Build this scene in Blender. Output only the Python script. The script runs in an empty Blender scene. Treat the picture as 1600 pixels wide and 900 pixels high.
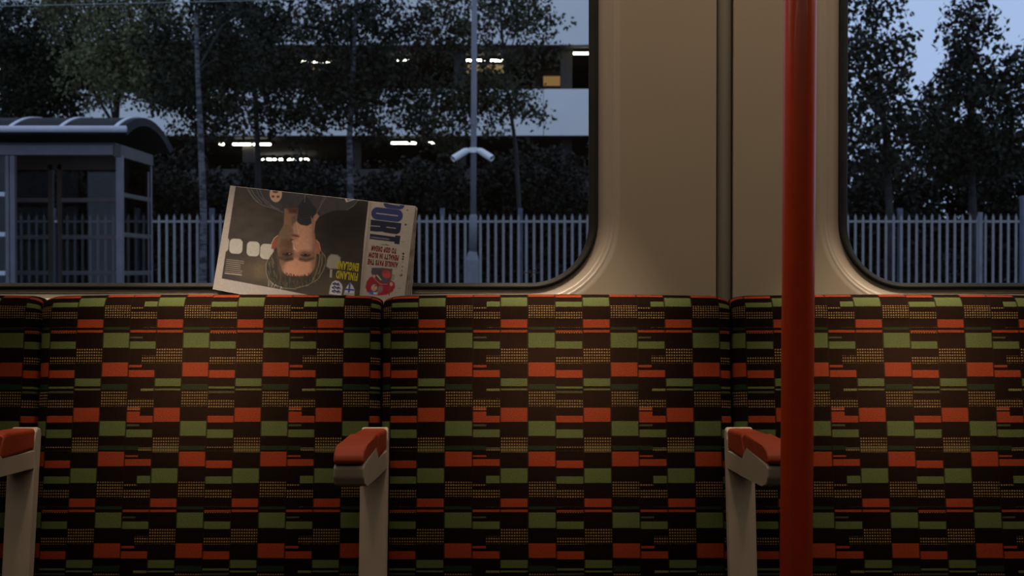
import bpy, bmesh, math, random
import numpy as np
from mathutils import Vector, Matrix

# ------------------------------------------------------------------ camera, sky, lamps, exposure
SC = bpy.context.scene
COL = SC.collection
F = 2110.0                       # focal length in pixels of a 1600 wide frame
PITCH = math.radians(0.8)
CAM = Vector((0.0, -1.95, 1.0))
cam_data = bpy.data.cameras.new('camera')
cam_data.sensor_width = 36.0
cam_data.lens = F / 1600.0 * 36.0
cam_data.clip_start = 0.05
cam_data.clip_end = 500
cam_data.dof.use_dof = True
cam_data.dof.focus_distance = 1.90
cam_data.dof.aperture_fstop = 15.0
cam = bpy.data.objects.new('camera', cam_data)
cam.location = CAM
cam.rotation_euler = (math.pi / 2 - PITCH, 0, 0)
COL.objects.link(cam)
SC.camera = cam

world = bpy.data.worlds.new('dusk_sky')
SC.world = world
world.use_nodes = True
wn = world.node_tree.nodes
wl = world.node_tree.links
wn.clear()
w_out = wn.new('ShaderNodeOutputWorld')
w_bg = wn.new('ShaderNodeBackground')
w_tc = wn.new('ShaderNodeTexCoord')
w_sep = wn.new('ShaderNodeSeparateXYZ')
w_rmp = wn.new('ShaderNodeValToRGB')
w_rmp.color_ramp.elements[0].position = 0.0
w_rmp.color_ramp.elements[0].color = (0.29, 0.385, 0.585, 1)
w_rmp.color_ramp.elements[1].position = 0.9
w_rmp.color_ramp.elements[1].color = (0.32, 0.41, 0.60, 1)
wl.new(w_tc.outputs['Generated'], w_sep.inputs[0])
wl.new(w_sep.outputs['Z'], w_rmp.inputs[0])
wl.new(w_rmp.outputs[0], w_bg.inputs[0])
w_bg.inputs[1].default_value = 1.42
wl.new(w_bg.outputs[0], w_out.inputs[0])

LAMP_COL = (1.0, 0.80, 0.60)
def strip_lamp(name, loc, length, width, watt, spread, tilt):
    l = bpy.data.lights.new(name, 'AREA')
    l.shape = 'RECTANGLE'
    l.size = length
    l.size_y = width
    l.energy = watt
    l.color = LAMP_COL
    l.spread = math.radians(spread)
    o = bpy.data.objects.new(name, l)
    o.location = loc
    o.rotation_euler = (math.radians(tilt), 0, 0)   # tilt > 0 turns the beam towards the windows
    COL.objects.link(o)
    return o
# ceiling strip over the window-side seats, and the one across the aisle
# three added beams brighten the seat centres; an added lip shades the lower seats
WASH_Y, WASH_Z = -0.46, 2.08
for sx in (-0.42, 0.061, 0.54):
    strip_lamp('ceiling_lamp', (sx, WASH_Y, WASH_Z), 0.07, 0.012, 1.45, 23, 14)
strip_lamp('ceiling_strip', (0.1, -0.36, 2.13), 4.6, 0.05, 26.0, 150, 8)
strip_lamp('aisle_lamp', (0.0, -1.95, 2.08), 3.2, 0.12, 10.0, 150, 0)

SC.view_settings.view_transform = 'Standard'
SC.view_settings.look = 'None'
SC.view_settings.exposure = 0.0
SC.view_settings.gamma = 1.0
SC.view_settings.use_curve_mapping = False
SC.cycles.use_denoising = True
SC.cycles.max_bounces = 8
SC.cycles.transparent_max_bounces = 24
SC.cycles.caustics_reflective = False
SC.cycles.caustics_refractive = False
SC.cycles.sample_clamp_indirect = 3.0

random.seed(7)
RNG = np.random.default_rng(11)

# ------------------------------------------------------------------ helpers
def P(px, py, Y):
    """the place on the plane y = Y that was surveyed at (px, py) of the photograph"""
    a = (px - 800.0) / F
    b = (450.0 - py) / F
    dy = math.cos(PITCH) + math.sin(PITCH) * b
    dz = -math.sin(PITCH) + math.cos(PITCH) * b
    t = (Y - CAM.y) / dy
    return Vector((a * t, Y, CAM.z + dz * t))

def lin(c):
    c = np.asarray(c, float) / 255.0
    return np.where(c <= 0.04045, c / 12.92, ((c + 0.055) / 1.055) ** 2.4)

def tag(o, label=None, cat=None, group=None, kind=None):
    if label: o['label'] = label
    if cat: o['category'] = cat
    if group: o['group'] = group
    if kind: o['kind'] = kind
    return o

def empty(name, loc=(0, 0, 0), **k):
    o = bpy.data.objects.new(name, None)
    o.empty_display_size = 0.05
    o.location = loc
    COL.objects.link(o)
    return tag(o, **k)

def link_mesh(name, me, mat, parent=None, **k):
    if mat is not None and not me.materials:
        me.materials.append(mat)
    o = bpy.data.objects.new(name, me)
    COL.objects.link(o)
    if parent is not None:
        o.parent = parent
        wm = Vector((0, 0, 0))
        q = parent
        while q is not None:
            wm += q.location
            q = q.parent
        o.location = -wm           # meshes are written in world coordinates
    return tag(o, **k)

def obj(name, bm, mat, parent=None, smooth=False, **k):
    me = bpy.data.meshes.new(name)
    bmesh.ops.recalc_face_normals(bm, faces=bm.faces)
    bm.to_mesh(me)
    bm.free()
    if smooth:
        me.shade_smooth()
    return link_mesh(name, me, mat, parent, **k)

def mesh_np(name, verts, faces, mat, parent=None, smooth=False, **k):
    me = bpy.data.meshes.new(name)
    verts = np.asarray(verts, np.float32)
    faces = np.asarray(faces, np.int32)
    n, w = faces.shape
    me.vertices.add(len(verts))
    me.vertices.foreach_set('co', verts.ravel())
    me.loops.add(n * w)
    me.loops.foreach_set('vertex_index', faces.ravel())
    me.polygons.add(n)
    me.polygons.foreach_set('loop_start', np.arange(0, n * w, w, dtype=np.int32))
    me.update(calc_edges=True)
    if smooth:
        me.shade_smooth()
    return link_mesh(name, me, mat, parent, **k)

def add_box(bm, lo, hi, bevel=0.0, seg=2):
    vs = [bm.verts.new((x, y, z)) for x in (lo[0], hi[0]) for y in (lo[1], hi[1]) for z in (lo[2], hi[2])]
    idx = [(0, 1, 3, 2), (4, 6, 7, 5), (0, 4, 5, 1), (2, 3, 7, 6), (0, 2, 6, 4), (1, 5, 7, 3)]
    fs = [bm.faces.new([vs[i] for i in f]) for f in idx]
    if bevel > 0:
        es = list({e for f in fs for e in f.edges})
        bmesh.ops.bevel(bm, geom=es, offset=bevel, segments=seg, profile=0.5, affect='EDGES')
    return bm

def box(lo, hi, bevel=0.0, seg=2):
    return add_box(bmesh.new(), lo, hi, bevel, seg)

def add_tube(bm, pts, radii, n=12, cap=True):
    pts = [Vector(p) for p in pts]
    if not hasattr(radii, '__len__'):
        radii = [radii] * len(pts)
    rings = []
    for i, p in enumerate(pts):
        d = (pts[min(i + 1, len(pts) - 1)] - pts[max(i - 1, 0)]).normalized()
        ref = Vector((0, 0, 1)) if abs(d.z) < 0.9 else Vector((1, 0, 0))
        u = d.cross(ref).normalized()
        v = d.cross(u)
        rings.append([bm.verts.new(p + (u * math.cos(a) + v * math.sin(a)) * radii[i])
                      for a in [2 * math.pi * k / n for k in range(n)]])
    for r0, r1 in zip(rings, rings[1:]):
        for k in range(n):
            bm.faces.new((r0[k], r0[(k + 1) % n], r1[(k + 1) % n], r1[k]))
    if cap:
        bm.faces.new(rings[0])
        bm.faces.new(rings[-1][::-1])
    return bm

def tube(pts, radii, n=12, cap=True):
    return add_tube(bmesh.new(), pts, radii, n, cap)

def prism(profile, x0, x1, bevel=0.0, seg=2):
    """a (y, z) outline pulled out along x"""
    bm = bmesh.new()
    a = [bm.verts.new((x0, y, z)) for y, z in profile]
    b = [bm.verts.new((x1, y, z)) for y, z in profile]
    bm.faces.new(a)
    bm.faces.new(b[::-1])
    n = len(a)
    for i in range(n):
        bm.faces.new((a[i], b[i], b[(i + 1) % n], a[(i + 1) % n]))
    if bevel > 0:
        bmesh.ops.bevel(bm, geom=list(bm.edges), offset=bevel, segments=seg, profile=0.5, affect='EDGES', clamp_overlap=True)
    return bm

# ------------------------------------------------------------------ materials
class Nodes:
    def __init__(s, name):
        s.mat = bpy.data.materials.new(name)
        s.mat.use_nodes = True
        s.nt = s.mat.node_tree
        s.nt.nodes.clear()
        s.out = s.nt.nodes.new('ShaderNodeOutputMaterial')
    def n(s, kind, **props):
        nd = s.nt.nodes.new(kind)
        for k, v in props.items():
            setattr(nd, k, v)
        return nd
    def put(s, sock, v):
        if isinstance(v, bpy.types.NodeSocket):
            s.nt.links.new(v, sock)
        else:
            sock.default_value = v
    def m(s, op, a, b=0.0, c=0.0):
        nd = s.n('ShaderNodeMath', operation=op)
        for i, v in enumerate((a, b, c)):
            if i < len(nd.inputs):
                s.put(nd.inputs[i], v)
        return nd.outputs[0]
    def mix(s, fac, a, b, blend='MIX'):
        nd = s.n('ShaderNodeMix', data_type='RGBA', blend_type=blend)
        s.put(nd.inputs[0], fac)
        s.put(nd.inputs[6], a)
        s.put(nd.inputs[7], b)
        return nd.outputs[2]
    def noise(s, scale, detail=3.0, vec=None, rough=0.5):
        nd = s.n('ShaderNodeTexNoise')
        nd.inputs['Scale'].default_value = scale
        nd.inputs['Detail'].default_value = detail
        nd.inputs['Roughness'].default_value = rough
        if vec is not None:
            s.put(nd.inputs['Vector'], vec)
        return nd.outputs['Fac']
    def coord(s, which='Object'):
        return s.n('ShaderNodeTexCoord').outputs[which]
    def ramp(s, fac, stops, interp='LINEAR'):
        nd = s.n('ShaderNodeValToRGB')
        cr = nd.color_ramp
        cr.interpolation = interp
        while len(cr.elements) < len(stops):
            cr.elements.new(1.0)
        for e, (p, c) in zip(cr.elements, stops):
            e.position = p
            e.color = c if len(c) == 4 else (*c, 1)
        s.put(nd.inputs[0], fac)
        return nd
    def bump(s, h, strength, dist=0.001):
        nd = s.n('ShaderNodeBump')
        nd.inputs['Strength'].default_value = strength
        nd.inputs['Distance'].default_value = dist
        s.put(nd.inputs['Height'], h)
        return nd.outputs[0]
    def pbr(s, color, rough=0.5, metal=0.0, spec=0.5, normal=None, coat=0.0, coat_rough=0.1, emit=None, estr=0.0, sheen=0.0, trans=0.0):
        b = s.n('ShaderNodeBsdfPrincipled')
        if not isinstance(color, bpy.types.NodeSocket):
            color = (*color[:3], 1)
        s.put(b.inputs['Base Color'], color)
        s.put(b.inputs['Roughness'], rough)
        s.put(b.inputs['Metallic'], metal)
        s.put(b.inputs['Specular IOR Level'], spec)
        s.put(b.inputs['Coat Weight'], coat)
        s.put(b.inputs['Coat Roughness'], coat_rough)
        s.put(b.inputs['Sheen Weight'], sheen)
        if normal is not None:
            s.put(b.inputs['Normal'], normal)
        if emit is not None:
            s.put(b.inputs['Emission Color'], (*emit, 1))
            b.inputs['Emission Strength'].default_value = estr
        s.nt.links.new(b.outputs[0], s.out.inputs[0])
        return s.mat

def mottled(name, c0, c1, scale=8.0, rough=0.5, metal=0.0, spec=0.5, bump=0.0, coat=0.0, detail=4.0):
    s = Nodes(name)
    f = s.noise(scale, detail, s.coord())
    col = s.ramp(f, [(0.35, c0), (0.68, c1)]).outputs[0]
    nrm = s.bump(s.noise(scale * 12, 2.0, s.coord()), bump) if bump else None
    return s.pbr(col, rough, metal, spec, nrm, coat)

def emitter(name, color, strength):
    s = Nodes(name)
    f = s.noise(3.0, 1.0, s.coord())
    e = s.n('ShaderNodeEmission')
    s.put(e.inputs[0], s.mix(f, (*color, 1), (color[0] * 0.93, color[1] * 0.93, color[2] * 0.9, 1)))
    e.inputs[1].default_value = strength
    s.nt.links.new(e.outputs[0], s.out.inputs[0])
    return s.mat

def glass(name, tint, ior=1.5, gain=1.0):
    """clear pane: straight-through light plus the mirror share of its two faces"""
    s = Nodes(name)
    fr = s.n('ShaderNodeFresnel')
    fr.inputs[0].default_value = ior
    tr = s.n('ShaderNodeBsdfTransparent')
    f = s.noise(2.0, 2.0, s.coord())
    s.put(tr.inputs[0], s.mix(f, (*tint, 1), (tint[0] * 0.97, tint[1] * 0.97, tint[2] * 0.97, 1)))
    gl = s.n('ShaderNodeBsdfGlossy')
    gl.inputs['Roughness'].default_value = 0.02
    mx = s.n('ShaderNodeMixShader')
    s.put(mx.inputs[0], s.m('MULTIPLY', fr.outputs[0], gain))
    s.nt.links.new(tr.outputs[0], mx.inputs[1])
    s.nt.links.new(gl.outputs[0], mx.inputs[2])
    s.nt.links.new(mx.outputs[0], s.out.inputs[0])
    return s.mat

M = {}
M['panel'] = mottled('beige_wall_laminate', (0.200, 0.168, 0.124), (0.214, 0.179, 0.133), 3.0, 0.42, bump=0.03)
M['channel'] = mottled('grey_joint_strip', (0.118, 0.105, 0.087), (0.128, 0.114, 0.095), 4.0, 0.5)
M['surround'] = mottled('beige_gloss_moulding', (0.235, 0.202, 0.163), (0.248, 0.213, 0.172), 5.0, 0.26, coat=0.35)
M['rubber'] = mottled('black_rubber', (0.006, 0.006, 0.006), (0.010, 0.010, 0.010), 30.0, 0.6, spec=0.2)
M['glass'] = glass('window_glass', (0.93, 0.95, 0.96), 1.45, 1.0)
M['shelter_glass'] = glass('shelter_glass', (0.42, 0.43, 0.43), 1.45, 1.0)
M['pole'] = mottled('orange_powder_coat', (0.34, 0.030, 0.005), (0.37, 0.034, 0.006), 60.0, 0.36, coat=0.12, spec=0.35, bump=0.02)
M['beige_plastic'] = mottled('beige_plastic', (0.19, 0.160, 0.130), (0.21, 0.178, 0.144), 20.0, 0.55, spec=0.3)
M['orange_pad'] = mottled('orange_armrest_plastic', (0.15, 0.022, 0.008), (0.17, 0.026, 0.009), 40.0, 0.6, spec=0.12, bump=0.03)
M['shell'] = mottled('black_seat_shell', (0.01, 0.01, 0.01), (0.014, 0.013, 0.012), 20.0, 0.6)
M['ceiling'] = mottled('ceiling_white', (0.50, 0.47, 0.42), (0.54, 0.50, 0.45), 3.0, 0.6)
M['floor'] = mottled('grey_train_floor', (0.03, 0.03, 0.03), (0.06, 0.055, 0.05), 60.0, 0.6)
M['paper'] = mottled('newsprint', (0.26, 0.243, 0.232), (0.285, 0.268, 0.255), 40.0, 0.85, spec=0.2)
M['galv'] = mottled('galvanised_steel', (0.24, 0.222, 0.225), (0.30, 0.28, 0.28), 6.0, 0.55, metal=0.0)
M['post_blue'] = mottled('painted_post', (0.075, 0.085, 0.125), (0.10, 0.11, 0.155), 6.0, 0.5)
M['mast'] = mottled('grey_mast_paint', (0.16, 0.16, 0.18), (0.20, 0.20, 0.22), 4.0, 0.5)
M['cam_white'] = mottled('camera_housing', (0.78, 0.76, 0.73), (0.84, 0.82, 0.79), 9.0, 0.4)
M['shelter_metal'] = mottled('shelter_aluminium', (0.115, 0.105, 0.118), (0.145, 0.135, 0.148), 5.0, 0.45)
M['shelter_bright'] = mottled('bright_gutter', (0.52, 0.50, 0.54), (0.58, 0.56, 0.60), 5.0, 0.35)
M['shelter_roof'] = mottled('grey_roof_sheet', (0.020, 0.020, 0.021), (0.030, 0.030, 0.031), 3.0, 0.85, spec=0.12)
M['shelter_dark'] = mottled('brown_frame', (0.06, 0.05, 0.045), (0.08, 0.065, 0.055), 4.0, 0.55)
M['spandrel'] = mottled('white_cladding', (0.83, 0.81, 0.77), (0.88, 0.86, 0.82), 0.6, 0.5)
M['concrete'] = mottled('dark_concrete', (0.05, 0.045, 0.04), (0.075, 0.068, 0.06), 0.8, 0.85)
M['tarmac'] = mottled('platform_tarmac', (0.04, 0.04, 0.042), (0.065, 0.063, 0.062), 3.0, 0.9)
M['ballast'] = mottled('track_ballast', (0.03, 0.028, 0.026), (0.07, 0.065, 0.06), 18.0, 0.95)
M['bark'] = mottled('dark_bark', (0.020, 0.018, 0.016), (0.045, 0.04, 0.035), 5.0, 0.9)
M['wire'] = mottled('wire_metal', (0.20, 0.25, 0.22), (0.25, 0.30, 0.26), 5.0, 0.5)
M['tube_light'] = emitter('fluorescent_tube', (1.0, 0.96, 0.80), 14.0)
M['lit_room'] = emitter('lit_room_glow', (0.42, 0.24, 0.085), 0.55)  # glow that stands for lamplight falling on inner walls
M['lit_room_pale'] = emitter('lit_room_pale_glow', (0.50, 0.36, 0.17), 0.62)
M['shelter_lamp'] = emitter('shelter_lamp_glow', (0.75, 0.85, 0.72), 0.8)
M['paper_print'] = mottled('printed_inner_page', (0.08, 0.07, 0.06), (0.22, 0.20, 0.18), 60.0, 0.85, spec=0.2)
M['ink_black'] = mottled('black_ink', (0.012, 0.011, 0.012), (0.02, 0.018, 0.02), 50.0, 0.8, spec=0.2)
M['ink_red'] = mottled('dark_red_ink', (0.092, 0.007, 0.013), (0.11, 0.008, 0.015), 50.0, 0.8, spec=0.2)
M['ink_yellow'] = mottled('yellow_ink', (0.29, 0.27, 0.015), (0.32, 0.29, 0.018), 50.0, 0.8, spec=0.2)
M['ink_white'] = mottled('pale_ink', (0.24, 0.222, 0.208), (0.265, 0.245, 0.23), 50.0, 0.8, spec=0.2)

# birch bark: pale with dark horizontal scars
s = Nodes('birch_bark')
mp = s.n('ShaderNodeMapping')
s.put(mp.inputs[0], s.coord())
mp.inputs['Scale'].default_value = (3, 3, 9)
f = s.noise(1.6, 4.0, mp.outputs[0])
M['birch'] = s.pbr(s.ramp(f, [(0.42, (0.02, 0.02, 0.022)), (0.56, (0.12, 0.115, 0.125))]).outputs[0], 0.8)

def leaf_material(name, a, b):
    s = Nodes(name)
    f = s.noise(2.2, 4.0, s.coord())
    col = s.ramp(f, [(0.3, a), (0.7, b)]).outputs[0]
    return s.pbr(col, 0.7, spec=0.25)
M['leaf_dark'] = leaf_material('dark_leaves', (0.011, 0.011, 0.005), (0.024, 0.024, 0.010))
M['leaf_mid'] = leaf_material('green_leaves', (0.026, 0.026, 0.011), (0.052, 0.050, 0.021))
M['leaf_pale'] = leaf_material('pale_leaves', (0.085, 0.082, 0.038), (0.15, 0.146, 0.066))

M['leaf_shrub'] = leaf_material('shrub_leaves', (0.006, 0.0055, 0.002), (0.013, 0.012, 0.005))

# ------------------------------------------------------------------ woven seat fabric
PER = 280.0            # one vertical repeat of the weave, in pattern units
BR = (0.0019, 0.0009, 0.0007)
OR = (0.090, 0.0138, 0.0050)
GN = (0.031, 0.040, 0.0135)
DG = (0.0045, 0.009, 0.0045)
GG = (0.018, 0.020, 0.010)
# (start, end, colour, dotted)
W_A = [(12, 16, DG, 0), (21, 44.5, GN, 0), (68, 90, OR, 0), (102, 111, DG, 0), (114, 137, BR, 1), (160, 183, GN, 0),
       (198, 205, DG, 0), (207.7, 230, OR, 0), (254, 277, BR, 1)]
W_C = [(0, 13, OR, 0), (16.5, 20.5, OR, 0), (46, 69, BR, 1), (93, 105.5, GN, 0), (109, 112, GN, 0), (139, 161, OR, 0),
       (185, 197, BR, 1), (198, 208.5, GG, 1), (233, 255.7, GN, 0)]
W_B2 = [(12.5, 14.5, BR, 1), (17, 20, OR, 0), (20.5, 22.5, BR, 1), (35, 46, GN, 0), (57.5, 70, BR, 1), (80, 92, OR, 0),
        (106, 109, GN, 0), (113, 116, GG, 0), (126, 140, BR, 1), (151.7, 162, OR, 0), (173, 186, GN, 0),
        (200, 202, BR, 1), (206, 208, BR, 1), (221, 232.5, OR, 0), (246, 256.5, GN, 0), (266, 279.7, BR, 1)]
B1_BOTH = [(16.5, 20.5, OR, 0), (35, 46, GN, 0), (80, 91, OR, 0), (125, 138, BR, 1), (152, 162, OR, 0), (173, 185, GN, 0),
           (219, 229.5, OR, 0), (265, 279, BR, 1)]
W_B1R = sorted(B1_BOTH + [(12.5, 14.5, BR, 1), (57, 69, BR, 1), (109, 113, GN, 1), (201, 206, GG, 1), (245, 256, GN, 0)])
W_B1L = sorted(B1_BOTH + [(27, 30, GG, 0), (72, 75.5, OR, 0), (116, 118, BR, 1), (138, 143, OR, 1), (145, 152, OR, 0),
                          (165, 168, GG, 0), (198, 205, DG, 0), (213, 216, OR, 0), (258, 260, BR, 1)])

def moquette():
    s = Nodes('woven_moquette')
    uv = s.coord('UV')
    sp = s.n('ShaderNodeSeparateXYZ')
    s.put(sp.inputs[0], uv)
    U, V = sp.outputs[0], sp.outputs[1]
    # the pile frays the block edges a little
    mp = s.n('ShaderNodeMapping')
    s.put(mp.inputs[0], uv)
    mp.inputs['Scale'].default_value = (16, 90, 1)
    fr = s.noise(4.0, 2.0, mp.outputs[0])
    Vn = s.m('ADD', V, s.m('MULTIPLY', s.m('SUBTRACT', fr, 0.5), 0.0035))
    T = s.m('FRACT', Vn)
    fx = s.m('FRACT', U)
    idx = s.m('FLOOR', s.m('MULTIPLY', s.m('FRACT', s.m('DIVIDE', U, 6.0)), 6.0))
    def half(blocks, lo, hi):
        st = [(0.0, (*BR, 0))]
        for a, b, c, d in blocks:
            if b <= lo or a >= hi: continue
            a2, b2 = max(a, lo), min(b, hi)
            pa, pb = (a2 - lo) / (hi - lo), (b2 - lo) / (hi - lo)
            if st and abs(st[-1][0] - pa) < 1e-4:
                st.pop()
            st.append((pa, (*c, d)))
            if pb < 0.9999:
                st.append((pb, (*BR, 0)))
        assert len(st) <= 32, len(st)
        f = s.m('MULTIPLY', s.m('SUBTRACT', T, lo / PER), PER / (hi - lo))
        return s.ramp(f, st, 'CONSTANT')
    upper = s.m('GREATER_THAN', T, 0.5)
    def column(blocks):
        a, b = half(blocks, 0.0, 140.0), half(blocks, 140.0, 280.0)
        c = s.mix(upper, a.outputs[0], b.outputs[0])
        d = s.m('ADD', s.m('MULTIPLY', a.outputs[1], s.m('SUBTRACT', 1.0, upper)), s.m('MULTIPLY', b.outputs[1], upper))
        return c, d
    cA, dA = column(W_A)
    cC, dC = column(W_C)
    cB2, dB2 = column(W_B2)
    cL, dL = column(W_B1L)
    cR, dR = column(W_B1R)
    right = s.m('GREATER_THAN', fx, 0.5)
    cB1 = s.mix(right, cL, cR)
    def sel(mask, a, b):
        return s.m('ADD', s.m('MULTIPLY', b, mask), s.m('MULTIPLY', a, s.m('SUBTRACT', 1.0, mask)))
    dB1 = sel(right, dL, dR)
    def eq(*vals):
        r = None
        for v in vals:
            q = s.m('COMPARE', idx, float(v), 0.4)
            r = q if r is None else s.m('MAXIMUM', r, q)
        return r
    col, dot = cB2, dB2
    for mask, c, d in ((eq(1, 4), cC, dC), (eq(2, 5), cA, dA), (eq(3), cB1, dB1)):
        col = s.mix(mask, col, c)
        dot = sel(mask, dot, d)
    # loops of yellow thread in the dotted blocks
    hx = s.m('FRACT', s.m('MULTIPLY', fx, 11.0))
    vy = s.m('FRACT', s.m('MULTIPLY', T, PER / 4.5))
    dots = s.m('MULTIPLY', s.m('MULTIPLY', s.m('GREATER_THAN', hx, 0.40), s.m('GREATER_THAN', vy, 0.36)), s.m('LESS_THAN', vy, 0.86))
    col = s.mix(s.m('MULTIPLY', dots, dot), col, (0.085, 0.053, 0.020, 1))
    # dark rib between the woven columns
    rib = s.m('MAXIMUM', s.m('LESS_THAN', fx, 0.035), s.m('GREATER_THAN', fx, 0.975))
    col = s.mix(s.m('MULTIPLY', rib, 0.72), col, (0.003, 0.002, 0.0015, 1))
    # warm glow in the middle of each backrest, painted into the pile colour
    centre_glow = s.n('ShaderNodeAttribute', attribute_name='wear')
    wn_ = s.m('MULTIPLY', centre_glow.outputs['Fac'], s.m('ADD', 0.75, s.m('MULTIPLY', s.noise(3.0, 3.0, uv), 0.5)))
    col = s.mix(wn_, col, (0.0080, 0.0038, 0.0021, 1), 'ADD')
    # thread streaks
    mp2 = s.n('ShaderNodeMapping')
    s.put(mp2.inputs[0], uv)
    mp2.inputs['Scale'].default_value = (9, 58, 1)
    st = s.noise(3.0, 4.0, mp2.outputs[0], 0.7)
    gain = s.m('ADD', 0.05, s.m('MULTIPLY', st, 1.9))
    g = s.n('ShaderNodeCombineXYZ')
    for i in range(3):
        s.put(g.inputs[i], gain)
    col = s.mix(1.0, col, g.outputs[0], 'MULTIPLY')
    nrm = s.bump(s.m('ADD', st, s.m('MULTIPLY', rib, -0.6)), 0.5, 0.0012)
    return s.pbr(col, 0.95, spec=0.015, normal=nrm)
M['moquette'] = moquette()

# ------------------------------------------------------------------ carriage shell
WX0, WX1 = -2.6, 2.6
Z_CEIL = 2.15
GROOVE = (P(1119, 300, 0).x, P(1146, 300, 0).x)
WIN = {}
w_bot = P(800, 451.5, 0).z
WIN[1] = (P(935, 300, 0).x - 1.42, P(935, 300, 0).x, w_bot, w_bot + 0.74)
WIN[2] = (P(1313, 300, 0).x, P(1313, 300, 0).x + 1.42, w_bot, w_bot + 0.74)
WRAD = 0.098

def rrect(x0, x1, z0, z1, r, y, n=14):
    pts = []
    for cx, cz, a0 in ((x1 - r, z0 + r, -90), (x1 - r, z1 - r, 0), (x0 + r, z1 - r, 90), (x0 + r, z0 + r, 180)):
        for k in range(n + 1):
            a = math.radians(a0 + 90 * k / n)
            pts.append((cx + r * math.cos(a), y, cz + r * math.sin(a)))
    return pts

def loops_mesh(loops, close_last=False):
    bm = bmesh.new()
    rings = [[bm.verts.new(p) for p in lp] for lp in loops]
    n = len(rings[0])
    for a, b in zip(rings, rings[1:]):
        for k in range(n):
            bm.faces.new((a[k], a[(k + 1) % n], b[(k + 1) % n], b[k]))
    if close_last:
        bm.faces.new(rings[-1])
    return bm

FL = 0.031       # width of the flared surround
def win_loop(w, out, y, outb=None):
    x0, x1, z0, z1 = w
    outb = out if outb is None else outb
    return rrect(x0 - out, x1 + out, z0 - outb, z1 + outb, WRAD + out, y)

wall = empty('wall_window_side', (0, 0, 0), kind='structure')
def holed_panel(x0, x1, w):
    bm = bmesh.new()
    outer = [bm.verts.new(p) for p in ((x0, 0, 0), (x1, 0, 0), (x1, 0, Z_CEIL), (x0, 0, Z_CEIL))]
    hole = [bm.verts.new(p) for p in win_loop(w, FL, 0)]
    es = [bm.edges.new((outer[i], outer[(i + 1) % 4])) for i in range(4)]
    es += [bm.edges.new((hole[i], hole[(i + 1) % len(hole)])) for i in range(len(hole))]
    bmesh.ops.triangle_fill(bm, edges=es, use_beauty=True, use_dissolve=False)
    # turned edges into the joint channel
    for xe in (x0, x1):
        if abs(xe) < 1.0:
            v = [bm.verts.new((xe, y, z)) for y, z in ((0, 0), (0.012, 0), (0.012, Z_CEIL), (0, Z_CEIL))]
            bm.faces.new(v)
    return bm
obj('wall_panel', holed_panel(WX0, GROOVE[0], WIN[1]), M['panel'], wall)
obj('wall_panel', holed_panel(GROOVE[1], WX1, WIN[2]), M['panel'], wall)
# the joint channel: a shallow rounded strip set back between the panels
cx = (GROOVE[0] + GROOVE[1]) / 2
hw = (GROOVE[1] - GROOVE[0]) / 2
bm = bmesh.new()
prof = [(cx - hw, 0.012), (cx - hw + 0.002, 0.009)] + [(cx + hw * 0.82 * t, 0.0075 - 0.0025 * (1 - t * t)) for t in np.linspace(-1, 1, 9)] + [(cx + hw - 0.002, 0.009), (cx + hw, 0.012)]
lo = [bm.verts.new((x, y, 0)) for x, y in prof]
hi = [bm.verts.new((x, y, Z_CEIL)) for x, y in prof]
for i in range(len(prof) - 1):
    bm.faces.new((lo[i], lo[i + 1], hi[i + 1], hi[i]))
obj('joint_channel', bm, M['channel'], wall, smooth=True)
for k in (1, 2):
    w = WIN[k]
    root = empty('window_%d' % k, (0, 0, 0), kind='structure')
    # flared moulding with two raised beads
    prof = []
    for t in np.linspace(0, 1, 22):
        y = 0.011 * (0.5 - 0.5 * math.cos(math.pi * t))
        y -= 0.0016 * math.exp(-((t - 0.30) / 0.05) ** 2) + 0.0012 * math.exp(-((t - 0.46) / 0.04) ** 2)
        prof.append((FL * (1 - t), y))
    prof.append((0.0, 0.019))
    o = obj('window_surround', loops_mesh([win_loop(w, a, y) for a, y in prof]), M['surround'], root, smooth=True)
    # rubber gasket: 14 mm at the sides, narrower along the sill
    gk = [(0.0, 0.017, 0.0), (0.0, 0.0085, 0.0), (-0.0015, 0.0065, -0.001), (-0.006, 0.0060, -0.0045),
          (-0.0075, 0.0080, -0.0052), (-0.0115, 0.0100, -0.0075), (-0.0132, 0.0125, -0.0085), (-0.0132, 0.019, -0.0085)]
    obj('gasket', loops_mesh([win_loop(w, a, y, b) for a, y, b in gk]), M['rubber'], root, smooth=True)
    x0, x1, z0, z1 = w
    bm = bmesh.new()
    bm.faces.new([bm.verts.new(p) for p in win_loop(w, -0.0125, 0.0165, -0.008)])
    g = obj('glass', bm, M['glass'], root)
    # reveal through the outer skin
    obj('reveal', loops_mesh([win_loop(w, -0.0125, 0.0170, -0.008), win_loop(w, -0.010, 0.075, -0.006)]), M['rubber'], root)
    if k == 1:
        bm = bmesh.new()
        rr = random.Random(4)
        for (a0, a1, yy) in ((826, 838, 422.5), (816.5, 843, 426), (829, 833, 431.5)):
            x = a0
            while x < a1:
                wd = rr.uniform(0.8, 2.4)
                a, b = P(x, yy + 0.9, 0.0162), P(x + wd, yy - 0.9, 0.0162)
                add_box(bm, (a.x, 0.0158, a.z), (b.x, 0.0163, b.z))
                x += wd + rr.uniform(0.5, 1.1)
        obj('etched_marking', bm, M['ink_black'], g)
Y_BACK = -2.60
bm = box((WX0, Y_BACK, -0.05), (WX1, 0.0, 0.0)); obj('floor', bm, M['floor'], kind='structure')
bm = box((WX0, Y_BACK, Z_CEIL), (WX1, 0.02, Z_CEIL + 0.04)); obj('ceiling', bm, M['ceiling'], kind='structure')
wb = empty('wall_aisle_side', (0, 0, 0), kind='structure')
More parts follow.
